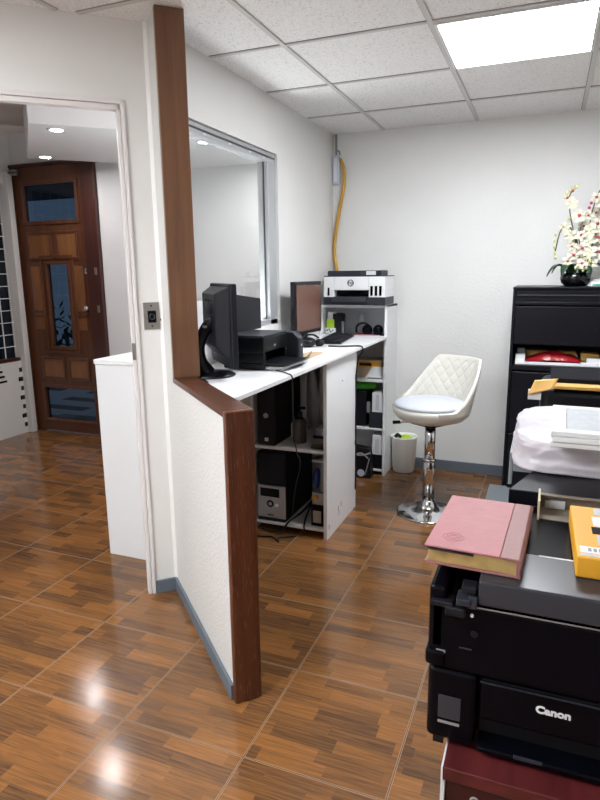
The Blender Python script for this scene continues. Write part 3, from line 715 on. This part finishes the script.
# ---- back shelf unit contents
t = thing('carton', 'white and yellow printed carton on the upper open shelf of the back unit', 'carton', (-.60, 3.17, .690))
obj('box', bx(0, .31, 0, .17, 0, .125), 'beigeedge', t, .003); obj('yellow_band', bx(.14, .30, -.002, .0, .075, .115), 'yellow', t); obj('dark_print', bx(.15, .24, -.003, -.002, .085, .105), 'char', t)
t = thing('paper_stack', 'loose printed papers in front of the yellow carton on the upper shelf', 'papers', (-.385, 3.105, .690))
obj('sheets', bx(0, .125, 0, .05, 0, .02), 'lens', t, .002); obj('leaflet', MB().loft([[(.0, .035, .02), (.12, .035, .02), (.12, .045, .02), (0, .045, .02)], [(.03, .05, .08), (.12, .05, .085), (.12, .06, .085), (.03, .06, .08)]]), 'cbin', t); obj('dark_line', bx(.01, .12, -.001, .001, .006, .012), 'char', t)
tag(obj('tool_case', MB().tube([(-.62, 3.16, .632), (-.50, 3.155, .634), (-.38, 3.15, .640), (-.315, 3.15, .643)], [.028, .030, .030, .018], 14), 'green', smooth=True), 'bright green rounded case resting on the black boxes in the back shelf unit', 'case')
t = thing('black_box', 'black box under the bright green case in the back shelf unit', 'box', (-.60, 3.12, .345))
obj('body', bx(0, .215, 0, .20, 0, .255), 'black', t, .004); obj('front_plate', bx(.04, .205, -.003, .0, .03, .23), 'black2', t, .002)
t = thing('carton', 'small white carton with grey print standing under the bright green case', 'carton', (-.335, 3.10, .345))
obj('body', bx(0, .075, 0, .12, .115, .255), 'lens', t, .002); obj('print', bx(.025, .05, -.001, .0, .13, .24), 'paper2', t); obj('lower_box', bx(-.02, .075, .0, .14, 0, .114), 'char', t, .003); obj('metal_clip', bx(-.045, -.02, .02, .04, .1, .18), 'silver', t, .002)
t = thing('carton', 'small white carton on the lowest shelf of the back unit', 'carton', (-.33, 3.10, .045))
obj('body', bx(0, .07, 0, .12, .105, .245), 'lens', t, .002); obj('print', bx(.02, .05, -.001, .0, .12, .22), 'paper2', t); obj('lower_box', bx(-.005, .072, .0, .14, 0, .104), 'black', t, .003)
t = thing('storage_bag', 'black floor bag with pale stripes in front of the back shelf unit', 'bag', (-.50, 2.985, 0))
obj('body', MB().loft([[(0, 0, 0), (.185, .01, 0), (.19, .09, 0), (0, .09, 0)], [(.0, 0, .12), (.185, .01, .12), (.19, .09, .12), (0, .09, .12)], [(.01, .01, .235), (.175, .02, .215), (.175, .08, .215), (0, .08, .24)]]), 'black', t, .008)
s = MB(); s.tube([(.02, -.001, .205), (.07, -.001, .175), (.13, .008, .17), (.185, .012, .19)], .006, 6); s.tube([(.06, .0, .16), (.12, .006, .185), (.17, .008, .15)], .005, 6); s.tube([(.15, .006, .03), (.165, .007, .09), (.18, .009, .15)], .004, 6)
obj('pale_stripe', s, 'silver', t)
obj('blue_print', MB().cyl((.12, .010, .04), (.12, .003, .04), .026, 20), 'bluew', t)

# bin
t = thing('waste_bin', 'small white plastic waste bin beside the back shelf unit', 'bin', (-.138, 3.27, 0))
obj('body', MB().lathe([(.001, 0), (.072, 0), (.078, .008), (.092, .25), (.095, .255), (.095, .262), (.089, .262), (.086, .25), (.072, .015), (.001, .012)], 32), 'binw', t, smooth=True)
tag(obj('crumpled_wrapper', MB().ball((-.125, 3.26, .245), (.055, .045, .028), 8, 5), 'lime'), 'crumpled lime wrapper in the white waste bin', 'wrapper')
tag(obj('plastic_scrap', MB().tube([(-.195, 3.235, .255), (-.175, 3.225, .275), (-.15, 3.22, .262)], [.012, .016, .008], 10), 'black', smooth=True), 'black scrap sticking out of the white waste bin', 'scrap')

# ------------------------------------------------------------------ bar stool
t = thing('bar_stool', 'white quilted bar stool with chrome pedestal base', 'bar stool', (.172, 2.535, 0), math.radians(-122))
obj('base', MB().lathe([(.001, 0), (.182, 0), (.185, .006), (.178, .010), (.12, .018), (.075, .032), (.052, .050), (.040, .072), (.036, .085), (.001, .085)], 48), 'chrome', t, smooth=True)
obj('column', MB().lathe([(.036, .05), (.036, .33), (.034, .335), (.001, .336)], 28), 'chrome', t, smooth=True)
obj('piston', MB().lathe([(.031, .33), (.031, .56), (.001, .56)], 24), 'chrome', t, smooth=True)
obj('collar', MB().lathe([(.0385, .322), (.0385, .338), (.031, .342), (.001, .342)], 28), 'chrome', t, smooth=True)
SZ = .647
obj('seat_plate', bx(-.08, .08, -.08, .08, SZ-.10, SZ-.08), 'blackmetal', t, .004)
lv = MB().tube([(0, -.06, SZ-.095), (.06, -.13, SZ-.10), (.09, -.165, SZ-.105)], .006, 8); obj('lever', lv, 'chrome', t, smooth=True)
obj('lever_grip', MB().tube([(.085, -.16, SZ-.104), (.115, -.195, SZ-.108)], [.010, .011], 10), 'black', t, smooth=True)
def sring(r, z, ox=0, n=40, sy=1.03):
    return [(ox+r*math.cos(2*PI*i/n), r*sy*math.sin(2*PI*i/n), z) for i in range(n)]
obj('seat_pan', MB().loft([sring(.05, SZ-.088), sring(.12, SZ-.082), sring(.185, SZ-.06), sring(.214, SZ-.03), sring(.220, SZ-.005), sring(.212, SZ+.012), sring(.19, SZ+.014)]), 'leather', t, smooth=True)
obj('seat', MB().loft([sring(.19, SZ+.004, .012), sring(.205, SZ+.018, .010), sring(.198, SZ+.034, .008), sring(.165, SZ+.044, .005), sring(.10, SZ+.048, 0), sring(.03, SZ+.049, 0)]), 'cushion', t, smooth=True)
# quilted wrap-around back
def backpt(u, v, off):
    # u -1..1 around the back, v 0..1 upwards
    th = u*math.radians(128)
    e = abs(u)
    sm = min(1, max(0, (e-.335)/.50)); hgt = .266*(1-sm)**1.9*(1+.9*sm)+.026
    bxp = -.205*math.cos(th); byp = .212*math.sin(th)
    txp = -.262 + .06*(e/.36)**2 if e < .36 else None
    # upper rim: flatter and leaning outwards
    w = v*hgt/.322
    tx = -.285*(abs(math.cos(th))**.55)*(1 if math.cos(th) > 0 else -1)
    ty = .230*math.sin(th)
    f = w**1.1
    x = bxp*(1-f)+tx*f; y = byp*(1-f)+ty*f; z = SZ-.015+v*hgt
    n = Vector((-math.cos(th), math.sin(th), 0))
    edge = min(1, (1-v)*6, v*6+.2)
    q = 0
    if off < 0 and e < .62 and .12 < v < .93:
        a = (u*.45+ (v*hgt)*.80)/.062; b = (u*.45-(v*hgt)*.80)/.062
        da = abs(a-round(a)); db = abs(b-round(b)); dm_ = min(da, db)
        q = -.005*max(0, 1-dm_/.13)
    return Vector((x, y, z))+n*(off*(.5+.5*edge)-q*1.0*0 + (-q if off < 0 else 0))
mb = MB()
NU, NV = 150, 60
outer = [[mb.bm.verts.new(backpt(-1+2*i/NU, jv/NV, .014)) for jv in range(NV+1)] for i in range(NU+1)]
inner = [[mb.bm.verts.new(backpt(-1+2*i/NU, jv/NV, -.014)) for jv in range(NV+1)] for i in range(NU+1)]
for i in range(NU):
    for jv in range(NV):
        mb.bm.faces.new((outer[i][jv], outer[i+1][jv], outer[i+1][jv+1], outer[i][jv+1]))
        mb.bm.faces.new((inner[i][jv], inner[i][jv+1], inner[i+1][jv+1], inner[i+1][jv]))
    mb.bm.faces.new((outer[i][NV], outer[i+1][NV], inner[i+1][NV], inner[i][NV]))
    mb.bm.faces.new((outer[i][0], inner[i][0], inner[i+1][0], outer[i+1][0]))
for i in (0, NU):
    for jv in range(NV): mb.bm.faces.new((outer[i][jv], outer[i][jv+1], inner[i][jv+1], inner[i][jv]))
obj('backrest', mb, 'leather', t, smooth=True)

# ------------------------------------------------------------------ filing cabinet and what stands on it
t = thing('filing_cabinet', 'tall black steel lateral filing cabinet against the back wall', 'filing cabinet', (.568, 2.90, 0))
fw, fd, fh = .92, .46, 1.327
obj('side', bx(0, .016, 0, fd, 0, fh-.012), 'blackmetal', t, .002); obj('side', bx(fw-.016, fw, 0, fd, 0, fh-.012), 'blackmetal', t, .002)
obj('back', bx(.016, fw-.016, fd-.01, fd, 0, fh-.012), 'blackmetal', t)
obj('top', bx(-.002, fw+.002, -.004, fd, fh-.013, fh), 'blackmetal', t, .003)
obj('shelf', bx(.016, fw-.016, 0.0, fd-.01, .835, .866), 'blackmetal', t, .002)
obj('flipper_door', bx(.018, fw-.018, -.002, .018, .990, 1.215), 'blackmetal', t, .004)
obj('header_rail', bx(.016, fw-.016, -.002, .02, 1.222, 1.242), 'blackmetal', t, .003); obj('header_rail', bx(.016, fw-.016, .004, .02, 1.242, 1.314), 'blackmetal', t, .003)
obj('header_trim', bx(.025, fw-.025, -.004, .004, 1.275, 1.283), 'char', t, .002)
for z0, z1 in ((.45, .825), (.05, .44)):
    d_ = obj('drawer', bx(.018, fw-.018, -.004, .40, z0, z1), 'blackmetal', t, .004); obj('pull', bx(.3, .6, -.012, -.003, z1-.045, z1-.025), 'char', d_, .003)
obj('plinth', bx(.016, fw-.016, .02, .4, 0, .05), 'black', t)

tag(obj('paper_stack', bx(.60, 1.10, 2.93, 3.15, .8665, .885), 'paper', bevel=.002), 'white papers lying on the open shelf of the filing cabinet under the red bag', 'papers')
t = thing('document_pile', 'tan envelope and white boxes on the left of the cabinet shelf, behind the red bag', 'papers', (.60, 3.03, .8855))
obj('envelope', MB().loft([[(.03, .03, .0), (.36, .03, .0), (.36, .20, .0), (.03, .20, .0)], [(.05, .04, .055), (.34, .06, .05), (.34, .20, .05), (.05, .20, .055)]]), 'kraft', t, .003)
obj('white_box', bx(.0, .055, -.08, -.04, 0, .04), 'lens', t, .003); obj('grey_box', bx(.005, .05, -.035, .01, 0, .075), 'grey', t, .003)
t = thing('document_pile', 'tan folders and white paper at the right of the cabinet shelf, beyond the red bag', 'papers', (.965, 2.955, .8855))
obj('folder', MB().loft([[(0, .05, 0), (.10, .05, 0), (.10, .2, 0), (0, .2, 0)], [(.0, .06, .05), (.10, .06, .045), (.10, .2, .045), (0, .2, .05)]]), 'kraft', t, .003); obj('sheets', bx(.03, .11, -.01, .045, 0, .028), 'lens', t, .003)
def redbag(u, v):
    x = .655+.31*u; s = math.sin(PI*u)**.6
    return (x, 2.925+.13*v, .886+.064*s*(.80+.25*u-.05*math.sin(11*u))*math.sin(PI*min(.98, max(.02, v)))**.6*(1+.07*math.sin(17*u+9*v)))
mb = MB().grid(redbag, 30, 14)
mb.prism([(.66, 2.93), (.96, 2.93), (.96, 3.05), (.66, 3.05)], .8855, .8865)
tag(obj('plastic_bag', mb, 'red', smooth=True), 'shiny red plastic bag on the open shelf of the filing cabinet', 'bag')

# orchids
t = thing('potted_orchid', 'white artificial orchids with magenta centres in a black bowl on the filing cabinet', 'potted plant', (.905, 3.10, 1.327))
obj('pot', MB().lathe([(.001, 0), (.055, 0), (.078, .02), (.086, .045), (.082, .068), (.070, .078), (.064, .07), (.001, .065)], 32), 'pot', t, smooth=True)
lf = MB()
def leaf(mb, p0, dirv, ln, wd, droop):
    p0 = Vector(p0); d = Vector(dirv).normalized(); sd = d.cross(Vector((0,0,1))).normalized()
    prev = None; n = 8
    for i in range(n+1):
        s_ = i/n; c = p0+d*ln*s_+Vector((0,0,.07*math.sin(PI*s_*.8)-droop*s_*s_)); w_ = wd*math.sin(PI*min(.98, s_*.92+.06))**.7
        row = [mb.bm.verts.new(c-sd*w_), mb.bm.verts.new(c-Vector((0,0,.008))), mb.bm.verts.new(c+sd*w_)]
        if prev:
            mb.bm.faces.new((prev[0], prev[1], row[1], row[0])); mb.bm.faces.new((prev[1], prev[2], row[2], row[1]))
        prev = row
for a, ln, dr_ in ((3.5, .135, .075), (2.9, .10, .05), (4.2, .13, .07), (-.5, .14, .06), (.4, .16, .08), (5.2, .12, .07), (1.8, .13, .06)):
    leaf(lf, (.04*math.cos(a), .04*math.sin(a), .065), (math.cos(a), math.sin(a), .25), ln, .030, dr_)
obj('leaves', lf, 'leaf', t, smooth=True, solid=.002)
stems = MB()
def flower(c, nrm, r):
    pet = MB()
    c = Vector(c); n = Vector(nrm).normalized(); a = n.orthogonal().normalized(); b = n.cross(a)
    ph = random.uniform(0, 2*PI)
    ctr = pet.bm.verts.new(c+n*.002)
    for k in range(5):
        th = ph+2*PI*k/5; d = a*math.cos(th)+b*math.sin(th); e = n.cross(d)
        w_ = r*(.50 if k % 2 else .40); L_ = r*(1 if k % 2 else .92)
        V = [ctr]+[pet.bm.verts.new(q) for q in (c+d*L_*.45+e*w_+n*.01*r/.03, c+d*L_*.9+e*w_*.55+n*.004, c+d*L_, c+d*L_*.9-e*w_*.55+n*.004, c+d*L_*.45-e*w_+n*.01*r/.03)]
        mid = pet.bm.verts.new(c+d*L_*.5+n*.003)
        for i in range(6): pet.bm.faces.new((V[i], V[(i+1) % 6], mid))
    fo_ = obj('flower', pet, 'petal', t)
    if random.random() < .45: obj('magenta_centre', MB().ball(c+n*.008, (r*.24, r*.24, r*.2), 8, 6), 'petalc', fo_, smooth=True)
    else: obj('yellow_centre', MB().ball(c+n*.006, r*.15, 8, 5), 'bud', fo_, smooth=True)
sprays = [[(0,0,.07), (-.05,-.02,.22), (-.10,-.03,.34), (-.12,-.04,.43), (-.075,-.05,.48)], [(.01,0,.07), (-.03,-.03,.2), (-.10,-.05,.29), (-.16,-.06,.28), (-.19,-.06,.18)],
          [(.02,0,.07), (.03,-.02,.25), (.05,-.03,.38), (.09,-.04,.46), (.14,-.04,.48)], [(.03,0,.07), (.06,-.03,.2), (.11,-.05,.3), (.17,-.06,.36)], [(0,-.02,.07), (-.02,-.05,.18), (-.03,-.07,.27), (.0,-.08,.35)]]
tf = lambda x, y, z: (x*.78+.025, y, .07+(z-.07)*1.22)
sprays = [[tf(*q) for q in sp] for sp in sprays]
for sp in sprays: stems.tube(sp, .004, 6)
fl = [(-.10,-.06,.40,.040), (-.04,-.07,.34,.045), (-.13,-.06,.29,.038), (-.09,-.07,.25,.042), (.02,-.08,.34,.03), (.04,-.09,.27,.045), (.09,-.08,.24,.045), (.08,-.07,.30,.044), (.13,-.07,.30,.042),
      (.10,-.06,.40,.044), (.14,-.06,.44,.042), (.06,-.07,.42,.032), (-.01,-.10,.19,.042), (.05,-.11,.17,.042), (-.06,-.09,.16,.040), (-.10,-.08,.13,.034), (.0,-.11,.12,.036), (.07,-.10,.12,.036), (.11,-.09,.17,.042),
      (-.02,-.09,.25,.036), (.15,-.07,.23,.042), (.17,-.06,.36,.04), (.18,-.05,.28,.04), (-.075,-.07,.20,.03), (.035,-.10,.22,.038), (.0,.06,.30,.04), (.08,.06,.36,.04), (-.05,.05,.24,.04), (.10,.05,.22,.04)]
for x, y, z, r in fl: flower(tf(x, y, z), (random.uniform(-.5, .3), -1 if y < 0 else 1, random.uniform(-.1, .4)), r)
for x, y, z in ((-.135,-.05,.45), (-.115,-.05,.46), (-.09,-.055,.47), (-.15,-.05,.43), (-.07,-.055,.475), (-.195,-.06,.26), (-.20,-.06,.23), (-.197,-.06,.20), (-.19,-.06,.17), (-.185,-.06,.15), (-.11,-.06,.33), (.01,-.11,.09), (-.01,-.11,.10), (.03,-.12,.10), (.05,-.12,.13), (-.04,-.10,.10), (.02,-.12,.14)):
    obj('bud', MB().ball(tf(x, y, z), (.009, .009, .012), 8, 6), 'bud', t, smooth=True)
for x, y, z in ((-.13,-.055,.425), (-.10,-.06,.455), (.03,-.08,.395), (.02,-.08,.375)): obj('bud', MB().ball(tf(x, y, z), .009, 8, 6), 'petalc', t, smooth=True)
obj('stems', stems, 'stem', t, smooth=True)
t = thing('paper_packet', 'white and teal packet lying beside the black orchid bowl', 'packet', (.985, 2.96, 1.3275), .15)
obj('packet', MB().loft([[(0, 0, 0), (.2, 0, 0), (.2, .12, 0), (0, .12, 0)], [(.0, 0, .02), (.2, 0, .03), (.2, .12, .05), (.03, .12, .045)]]), 'lens', t, .004)
obj('teal_band', MB().loft([[(.01, -.002, .006), (.2, -.002, .006), (.2, -.0005, .006), (.01, -.0005, .006)], [(.01, -.002, .014), (.2, -.002, .018), (.2, -.0005, .018), (.01, -.0005, .014)]]), 'teal', t)

# ------------------------------------------------------------------ right foreground
# low grey carton on the floor in front of the filing cabinet
t = thing('flat_carton', 'flat grey carton lying on the tiles in front of the filing cabinet', 'carton', (.498, 2.60, 0))
obj('body', bx(0, .48, 0, .285, 0, .092), 'grey', t, .003); obj('lid', bx(-.003, .483, -.003, .288, .092, .10), 'grey', t, .002)

# burgundy desk
t = thing('desk', 'burgundy wood desk in the near right corner carrying the printers', 'desk', (.649, -.066, 0))
obj('top', bx(0, 1.0, 0, .50, .595, .62), 'burg', t, .002)
obj('edge_strip', bx(-.003, 0, -.001, .50, .594, .6205), 'wedge', t)
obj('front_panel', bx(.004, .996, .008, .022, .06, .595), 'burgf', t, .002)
obj('side_panel', bx(.0, .018, .022, .49, 0, .595), 'burg', t, .002); obj('side_panel', bx(.98, .998, .022, .49, 0, .595), 'burg', t, .002)
obj('edge_strip', bx(-.003, .0035, .0, .022, 0, .594), 'wedge', t)
obj('keyhole', MB().tube([(.052+.006*math.cos(a), .007, .565+.006*math.sin(a)) for a in [i*PI/8 for i in range(17)]], .0018, 6, 0), 'silver', t)

# lower printer
t = thing('printer', 'glossy black printer with white lettering on its front, directly on the burgundy desk', 'printer', (.611, -.02, .62))
obj('front_module', bx(0, .082, 0, .05, .012, .150), 'gloss', t, .010, seg=3)
obj('body', bx(0.004, .445, .045, .33, .010, .150), 'gloss', t, .008)
obj('front_cover', bx(.086, .445, .006, .05, .065, .146), 'gloss', t, .006)
obj('slot', bx(.086, .43, .03, .05, .018, .065), 'black', t)
obj('output_tray', MB().loft([[(.086, -.004, .010), (.445, -.004, .010), (.445, .05, .010), (.086, .05, .010)], [(.086, -.004, .020), (.445, -.004, .020), (.445, .04, .028), (.086, .04, .028)]]), 'gloss', t, .003)
obj('tray_grip', bx(.145, .19, -.0065, -.003, .017, .023), 'char', t, .001)
obj('screen', bx(.020, .057, -.002, .002, .057, .10), 'satin', t, .001); obj('screen_bar', bx(.020, .056, -.0025, .002, .047, .051), 'silver', t, .0005)
obj('top_edge_line', bx(.086, .445, .0035, .0065, .1365, .1385), 'char', t)
text('lettering', 'Canon', 'cbin', t, (.200, .0045, .111), FRONT, .0175, bold=.0008, sx=1.12)
obj('foot', bx(.012, .03, .006, .03, 0, .012), 'black', t); obj('foot', bx(.40, .42, .28, .31, 0, .012), 'black', t); obj('foot', bx(.012, .03, .28, .31, 0, .012), 'black', t)
# upper printer
t = thing('printer', 'black printer with hinge blocks along its top edge, stacked on the lettered printer', 'printer', (.609, -.02, .77))
obj('body', bx(.004, .45, .0, .34, .0, .123), 'gloss', t, .005)
obj('corner_step', bx(-.003, .030, -.006, .20, .005, .034), 'gloss', t, .006)
obj('end_wall', bx(.0, .030, .0, .34, .034, .150), 'gloss', t, .008)
obj('hinge', bx(.028, .06, -.012, .03, .105, .122), 'black2', t, .003); obj('hinge', bx(.045, .068, -.014, .02, .128, .14), 'char', t, .002); obj('hinge', bx(.052, .075, -.008, .02, .148, .160), 'black2', t, .002); obj('hinge', bx(.005, .04, -.01, .02, .118, .128), 'black2', t, .002); obj('hinge', bx(.064, .078, -.012, .0, .125, .145), 'char', t, .002)
obj('lid', bx(.078, .455, -.006, .125, .130, .173), 'satin', t, .004)
obj('lid', bx(.030, .455, .125, .34, .130, .166), 'gloss', t, .004)
obj('lid_line', bx(.06, .455, -.0015, .0005, .1225, .1245), 'silver', t)
obj('light_dot', MB().cyl((.070, .0, .108), (.070, -.003, .108), .0028, 12), 'lens', t); obj('dial', MB().cyl((.075, .0, .075), (.075, -.002, .075), .006, 14), 'black2', t)
obj('port_mark', bx(.015, .030, -.0015, .001, .030, .035), 'silver', t); obj('slot_mark', bx(.052, .072, -.0015, .001, .045, .047), 'satin', t)
obj('lid_highlight', bx(.165, .24, .118, .122, .1728, .1736), 'lens', t)  # pale strip standing in for a highlight along the lid edge
# pink book
t = thing('book', 'thick pink leatherette book with gilt page edges on the upper black printer', 'book', (.594, .006, .9437), math.radians(-2.5))
BW, BD, BT = .157, .248, .034
obj('pages', bx(.006, BW-.008, .004, BD-.006, .004, BT-.004), 'gilt', t, .001)
obj('cover', bx(0, BW-.035, -.001, BD, BT-.004, BT), 'pink', t, .003, seg=3)
obj('cover', bx(.0, BW-.006, .0, BD, 0, .004), 'pinkdark', t, .0015)
sp = MB().loft([[(BW-.035, y, BT+.0002), (BW-.006, y, BT), (BW-.001, y, BT-.005), (BW-.004, y, .015), (BW-.002, y, .001), (BW-.010, y, .001), (BW-.010, y, BT-.006), (BW-.035, y, BT-.004)] for y in (-.002, BD)])
obj('spine', sp, 'pinkdark', t, .0015)
em = MB()
for a in (0, 1, 2, 3):
    em.tube([(.040+.012*math.cos(th+a*PI/2)+.006*math.cos(a*PI/2), .045+.012*math.sin(th+a*PI/2)+.006*math.sin(a*PI/2), BT-.0003) for th in [i*PI/8 for i in range(17)]], .0009, 6, 0)
obj('embossed_mark', em, 'pinkmark', t)
tag(obj('dark_leaf', MB().loft([[(.600, -.001, .9725), (.675, -.004, .9722), (.675, .04, .9722), (.600, .04, .9725)], [(.600, -.001, .9735), (.675, -.004, .9728), (.675, .04, .9728), (.600, .04, .9735)]]), 'black2'), 'black sheet sticking out under the pink book cover', 'sheet')
# yellow box
t = thing('paper_box', 'yellow cardboard box with a white label strip, on the upper black printer', 'box', (.829, .040, .9437), math.radians(1))
obj('box', bx(0, .17, 0, .232, 0, .036), 'yellow', t, .003)
obj('label_strip', bx(.006, .17, .018, .042, .036, .0368), 'lens', t); obj('flap_gap', bx(.006, .17, .006, .014, .036, .0368), 'paper2', t)
obj('print', bx(.030, .044, .10, .13, .036, .0368), 'screenoff', t); obj('print', bx(.034, .06, .135, .18, .036, .0368), 'lens', t); obj('print', bx(.036, .06, .055, .095, .036, .0368), 'bluew', t); obj('print', bx(.04, .07, .19, .225, .036, .0368), 'paper2', t)
for x in (.018, .026, .034, .046, .056): obj('letter_mark', bx(x, x+.005, .024, .036, .0368, .0372), 'greyp', t)
# open grey-beige carton behind it
t = thing('open_carton', 'small open grey-beige carton lying behind the yellow box', 'carton', (.770, .285, .937))
obj('bottom', bx(0, .17, 0, .07, 0, .002), 'beige', t); obj('back', bx(0, .17, .068, .07, .002, .032), 'beige', t); obj('flap', bx(-.002, .002, -.006, .07, 0, .040), 'beigeedge', t); obj('side', bx(.168, .17, 0, .07, .002, .032), 'beige', t); obj('top', bx(0, .17, .055, .07, .030, .032), 'beige', t); obj('tab', bx(.012, .05, .058, .066, .004, .02), 'paper2', t)

# rear low cabinet and things on it
t = thing('low_cabinet', 'black low cabinet behind the burgundy desk, under the stacked devices', 'cabinet', (.77, .46, 0))
obj('body', bx(0, .75, 0, 1.34, .03, .60), 'blackmetal', t, .003); obj('top', bx(-.005, .755, -.005, 1.345, .60, .62), 'blackmetal', t, .003); obj('plinth', bx(.02, .73, .02, 1.3, 0, .03), 'black', t)
t = thing('printer', 'black printer with a wide flat paper tray under the white wrapped bundle', 'printer', (.755, .455, .62))
obj('body', bx(.02, .45, .03, .42, 0, .285), 'black', t, .006)
obj('paper_tray', MB().prism([(-.047, -.090), (.5, -.090), (.5, .10), (.003, .075)], .312, .345), 'blackmetal', t, .003)
obj('output_tray', MB().prism([(-.034, -.085), (.5, -.085), (.5, .0), (.015, .0)], .270, .285), 'black', t, .003)
obj('tray_arm', bx(.03, .44, .0, .10, .28, .314), 'black', t)
obj('tray_clip', bx(.025, .08, .060, .070, .345, .347), 'silver', t)
t = thing('storage_tray', 'grey plastic tray beneath the white wrapped bundle', 'tray', (.694, .66, .912))
obj('side', bx(0, .010, 0, .34, -.04, .05), 'greyp', t, .002); obj('side', bx(.40, .41, 0, .34, -.04, .05), 'greyp', t, .002); obj('base', bx(.01, .40, 0, .34, .0, .008), 'greyp', t); obj('front', bx(.01, .4, 0, .01, .008, .03), 'greyp', t, .002); obj('foot', bx(-.002, .012, -.002, .012, -.046, -.036), 'black', t)

# white wrapped bundle
from mathutils import noise
def bundle(u, v):
    # closed soft lump: u around, v from bottom to top
    a = 2*PI*u; e = .38
    sx = abs(math.cos(a))**e*(1 if math.cos(a) > 0 else -1); sy = abs(math.sin(a))**e*(1 if math.sin(a) > 0 else -1)
    vv = min(1, v/.82)
    k = 1.03-.05*v-.22*max(0, (vv-.55)/.45)**2 if v < .82 else (.777)*max(.04, 1-((v-.82)/.18)**1.0*.97)
    p = Vector((.893+.183*sx*k, .690+.190*sy*k, .966+.083*math.sin(PI/2*vv)**.9))
    n = Vector((sx, sy, .6)).normalized()
    q = Vector((p.x, p.y, p.z*1.6))
    cre = 1-abs(noise.noise(q*11+Vector((3, 1, 2)))*2)
    cre2 = 1-abs(noise.noise(q*26)*2)
    p += n*((cre-.6)*.016+(cre2-.6)*.006)
    top = 1.0475
    if p.z > top: p.z = top
    if p.z < .9655: p.z = .9655
    return p
R = [[bundle(i/140, j_/44) for i in range(140)] for j_ in range(45)]
mb = MB().loft(R)
tag(obj('wrapped_bundle', mb, 'sheet', smooth=True), 'white plastic-wrapped bundle resting on the black tray, under the white frames', 'bundle')
for i, (dx, dy) in enumerate(((0, 0), (.003, -.003), (.0, .002))):
    t = thing('picture_frame', ('lowest', 'middle', 'topmost')[i]+' white frame of the three stacked on the wrapped bundle', 'picture frame', (.785+dx, .435+dy, 1.0475+.0118*i), math.radians(-1), 'white frames on the wrapped bundle')
    r = MB()
    ring2 = [(0, .27, 0, .30)]
    W_, D_, b_ = .27, .285, .032
    r.box(0, W_, 0, b_, 0, .0115); r.box(0, W_, D_-b_, D_, 0, .0115); r.box(0, b_, b_, D_-b_, 0, .0115); r.box(W_-b_, W_, b_, D_-b_, 0, .0115)
    obj('frame', r, 'lens', t, .002); obj('picture', bx(b_, W_-b_, b_, D_-b_, .001, .009), 'paper2', t)
# rear rounded black machine with envelope
t = thing('office_machine', 'rounded black office machine carrying an envelope, in front of the filing cabinet', 'printer', (.755, 1.42, .62))
obj('body', bx(.0, .50, 0, .34, 0, .382), 'black', t, .035, seg=4); obj('front_panel', bx(.05, .48, -.004, .0, .20, .30), 'black2', t, .003)
tag(obj('folder', bx(.79, 1.25, 1.46, 1.74, 1.0155, 1.032), 'matte', bevel=.003), 'dark grey folder lying on the yellow envelope, on the rounded machine', 'folder')
t = thing('envelope', 'yellow kraft envelope with a curled corner on the rounded black machine', 'envelope', (.715, 1.392, 1.003))
obj('sheet', bx(.085, .53, 0, .33, 0, .012), 'kraft', t, .002)
obj('curled_corner', MB().grid(lambda u, v: (.0+.08*u+.02*v, -.008+.03*v, .0-.025*(1-u)+.05*v*(1-.3*u)), 8, 8), 'kraft', t, smooth=True, solid=.002)
obj('paper_edge', bx(.0, .045, .006, .02, -.045, -.008), 'lens', t, .001)

# ------------------------------------------------------------------ world, lights, camera
la = bpy.data.lights.new('soffit_fill_light', 'AREA'); la.energy = 6.5; la.size = .3; la.color = (.97, .98, 1)  # unseen upward fill light added to brighten the hall soffit
lo = bpy.data.objects.new('soffit_fill_light', la); COL.objects.link(lo); lo.location = (-1.06, 2.15, 1.06); lo.rotation_euler = (PI, math.radians(20), 0)

wd = bpy.data.worlds.new('dusk'); SC.world = wd; wd.use_nodes = True
bg = wd.node_tree.nodes['Background']; bg.inputs['Color'].default_value = (.26, .32, .40, 1); bg.inputs['Strength'].default_value = .24

F, pitch, roll, yaw = 607.38, .2069, -.0116, -.3845
f = Vector((math.sin(yaw)*math.cos(pitch), math.cos(yaw)*math.cos(pitch), -math.sin(pitch)))
r0 = Vector((math.cos(yaw), -math.sin(yaw), 0)); u0 = r0.cross(f)
r = r0*math.cos(roll)+u0*math.sin(roll); u = -r0*math.sin(roll)+u0*math.cos(roll)
cam = bpy.data.cameras.new('camera'); co = bpy.data.objects.new('camera', cam); COL.objects.link(co)
co.matrix_world = Matrix(((r.x, u.x, -f.x, .7586), (r.y, u.y, -f.y, -.9501), (r.z, u.z, -f.z, 1.4254), (0, 0, 0, 1)))
cam.sensor_fit = 'VERTICAL'; cam.sensor_height = 36; cam.lens = F/800*36; cam.clip_start = .01
SC.camera = co
vs = SC.view_settings; vs.view_transform = 'Standard'; vs.look = 'None'; vs.gamma = 1; vs.use_curve_mapping = False
vs.exposure = 1.35
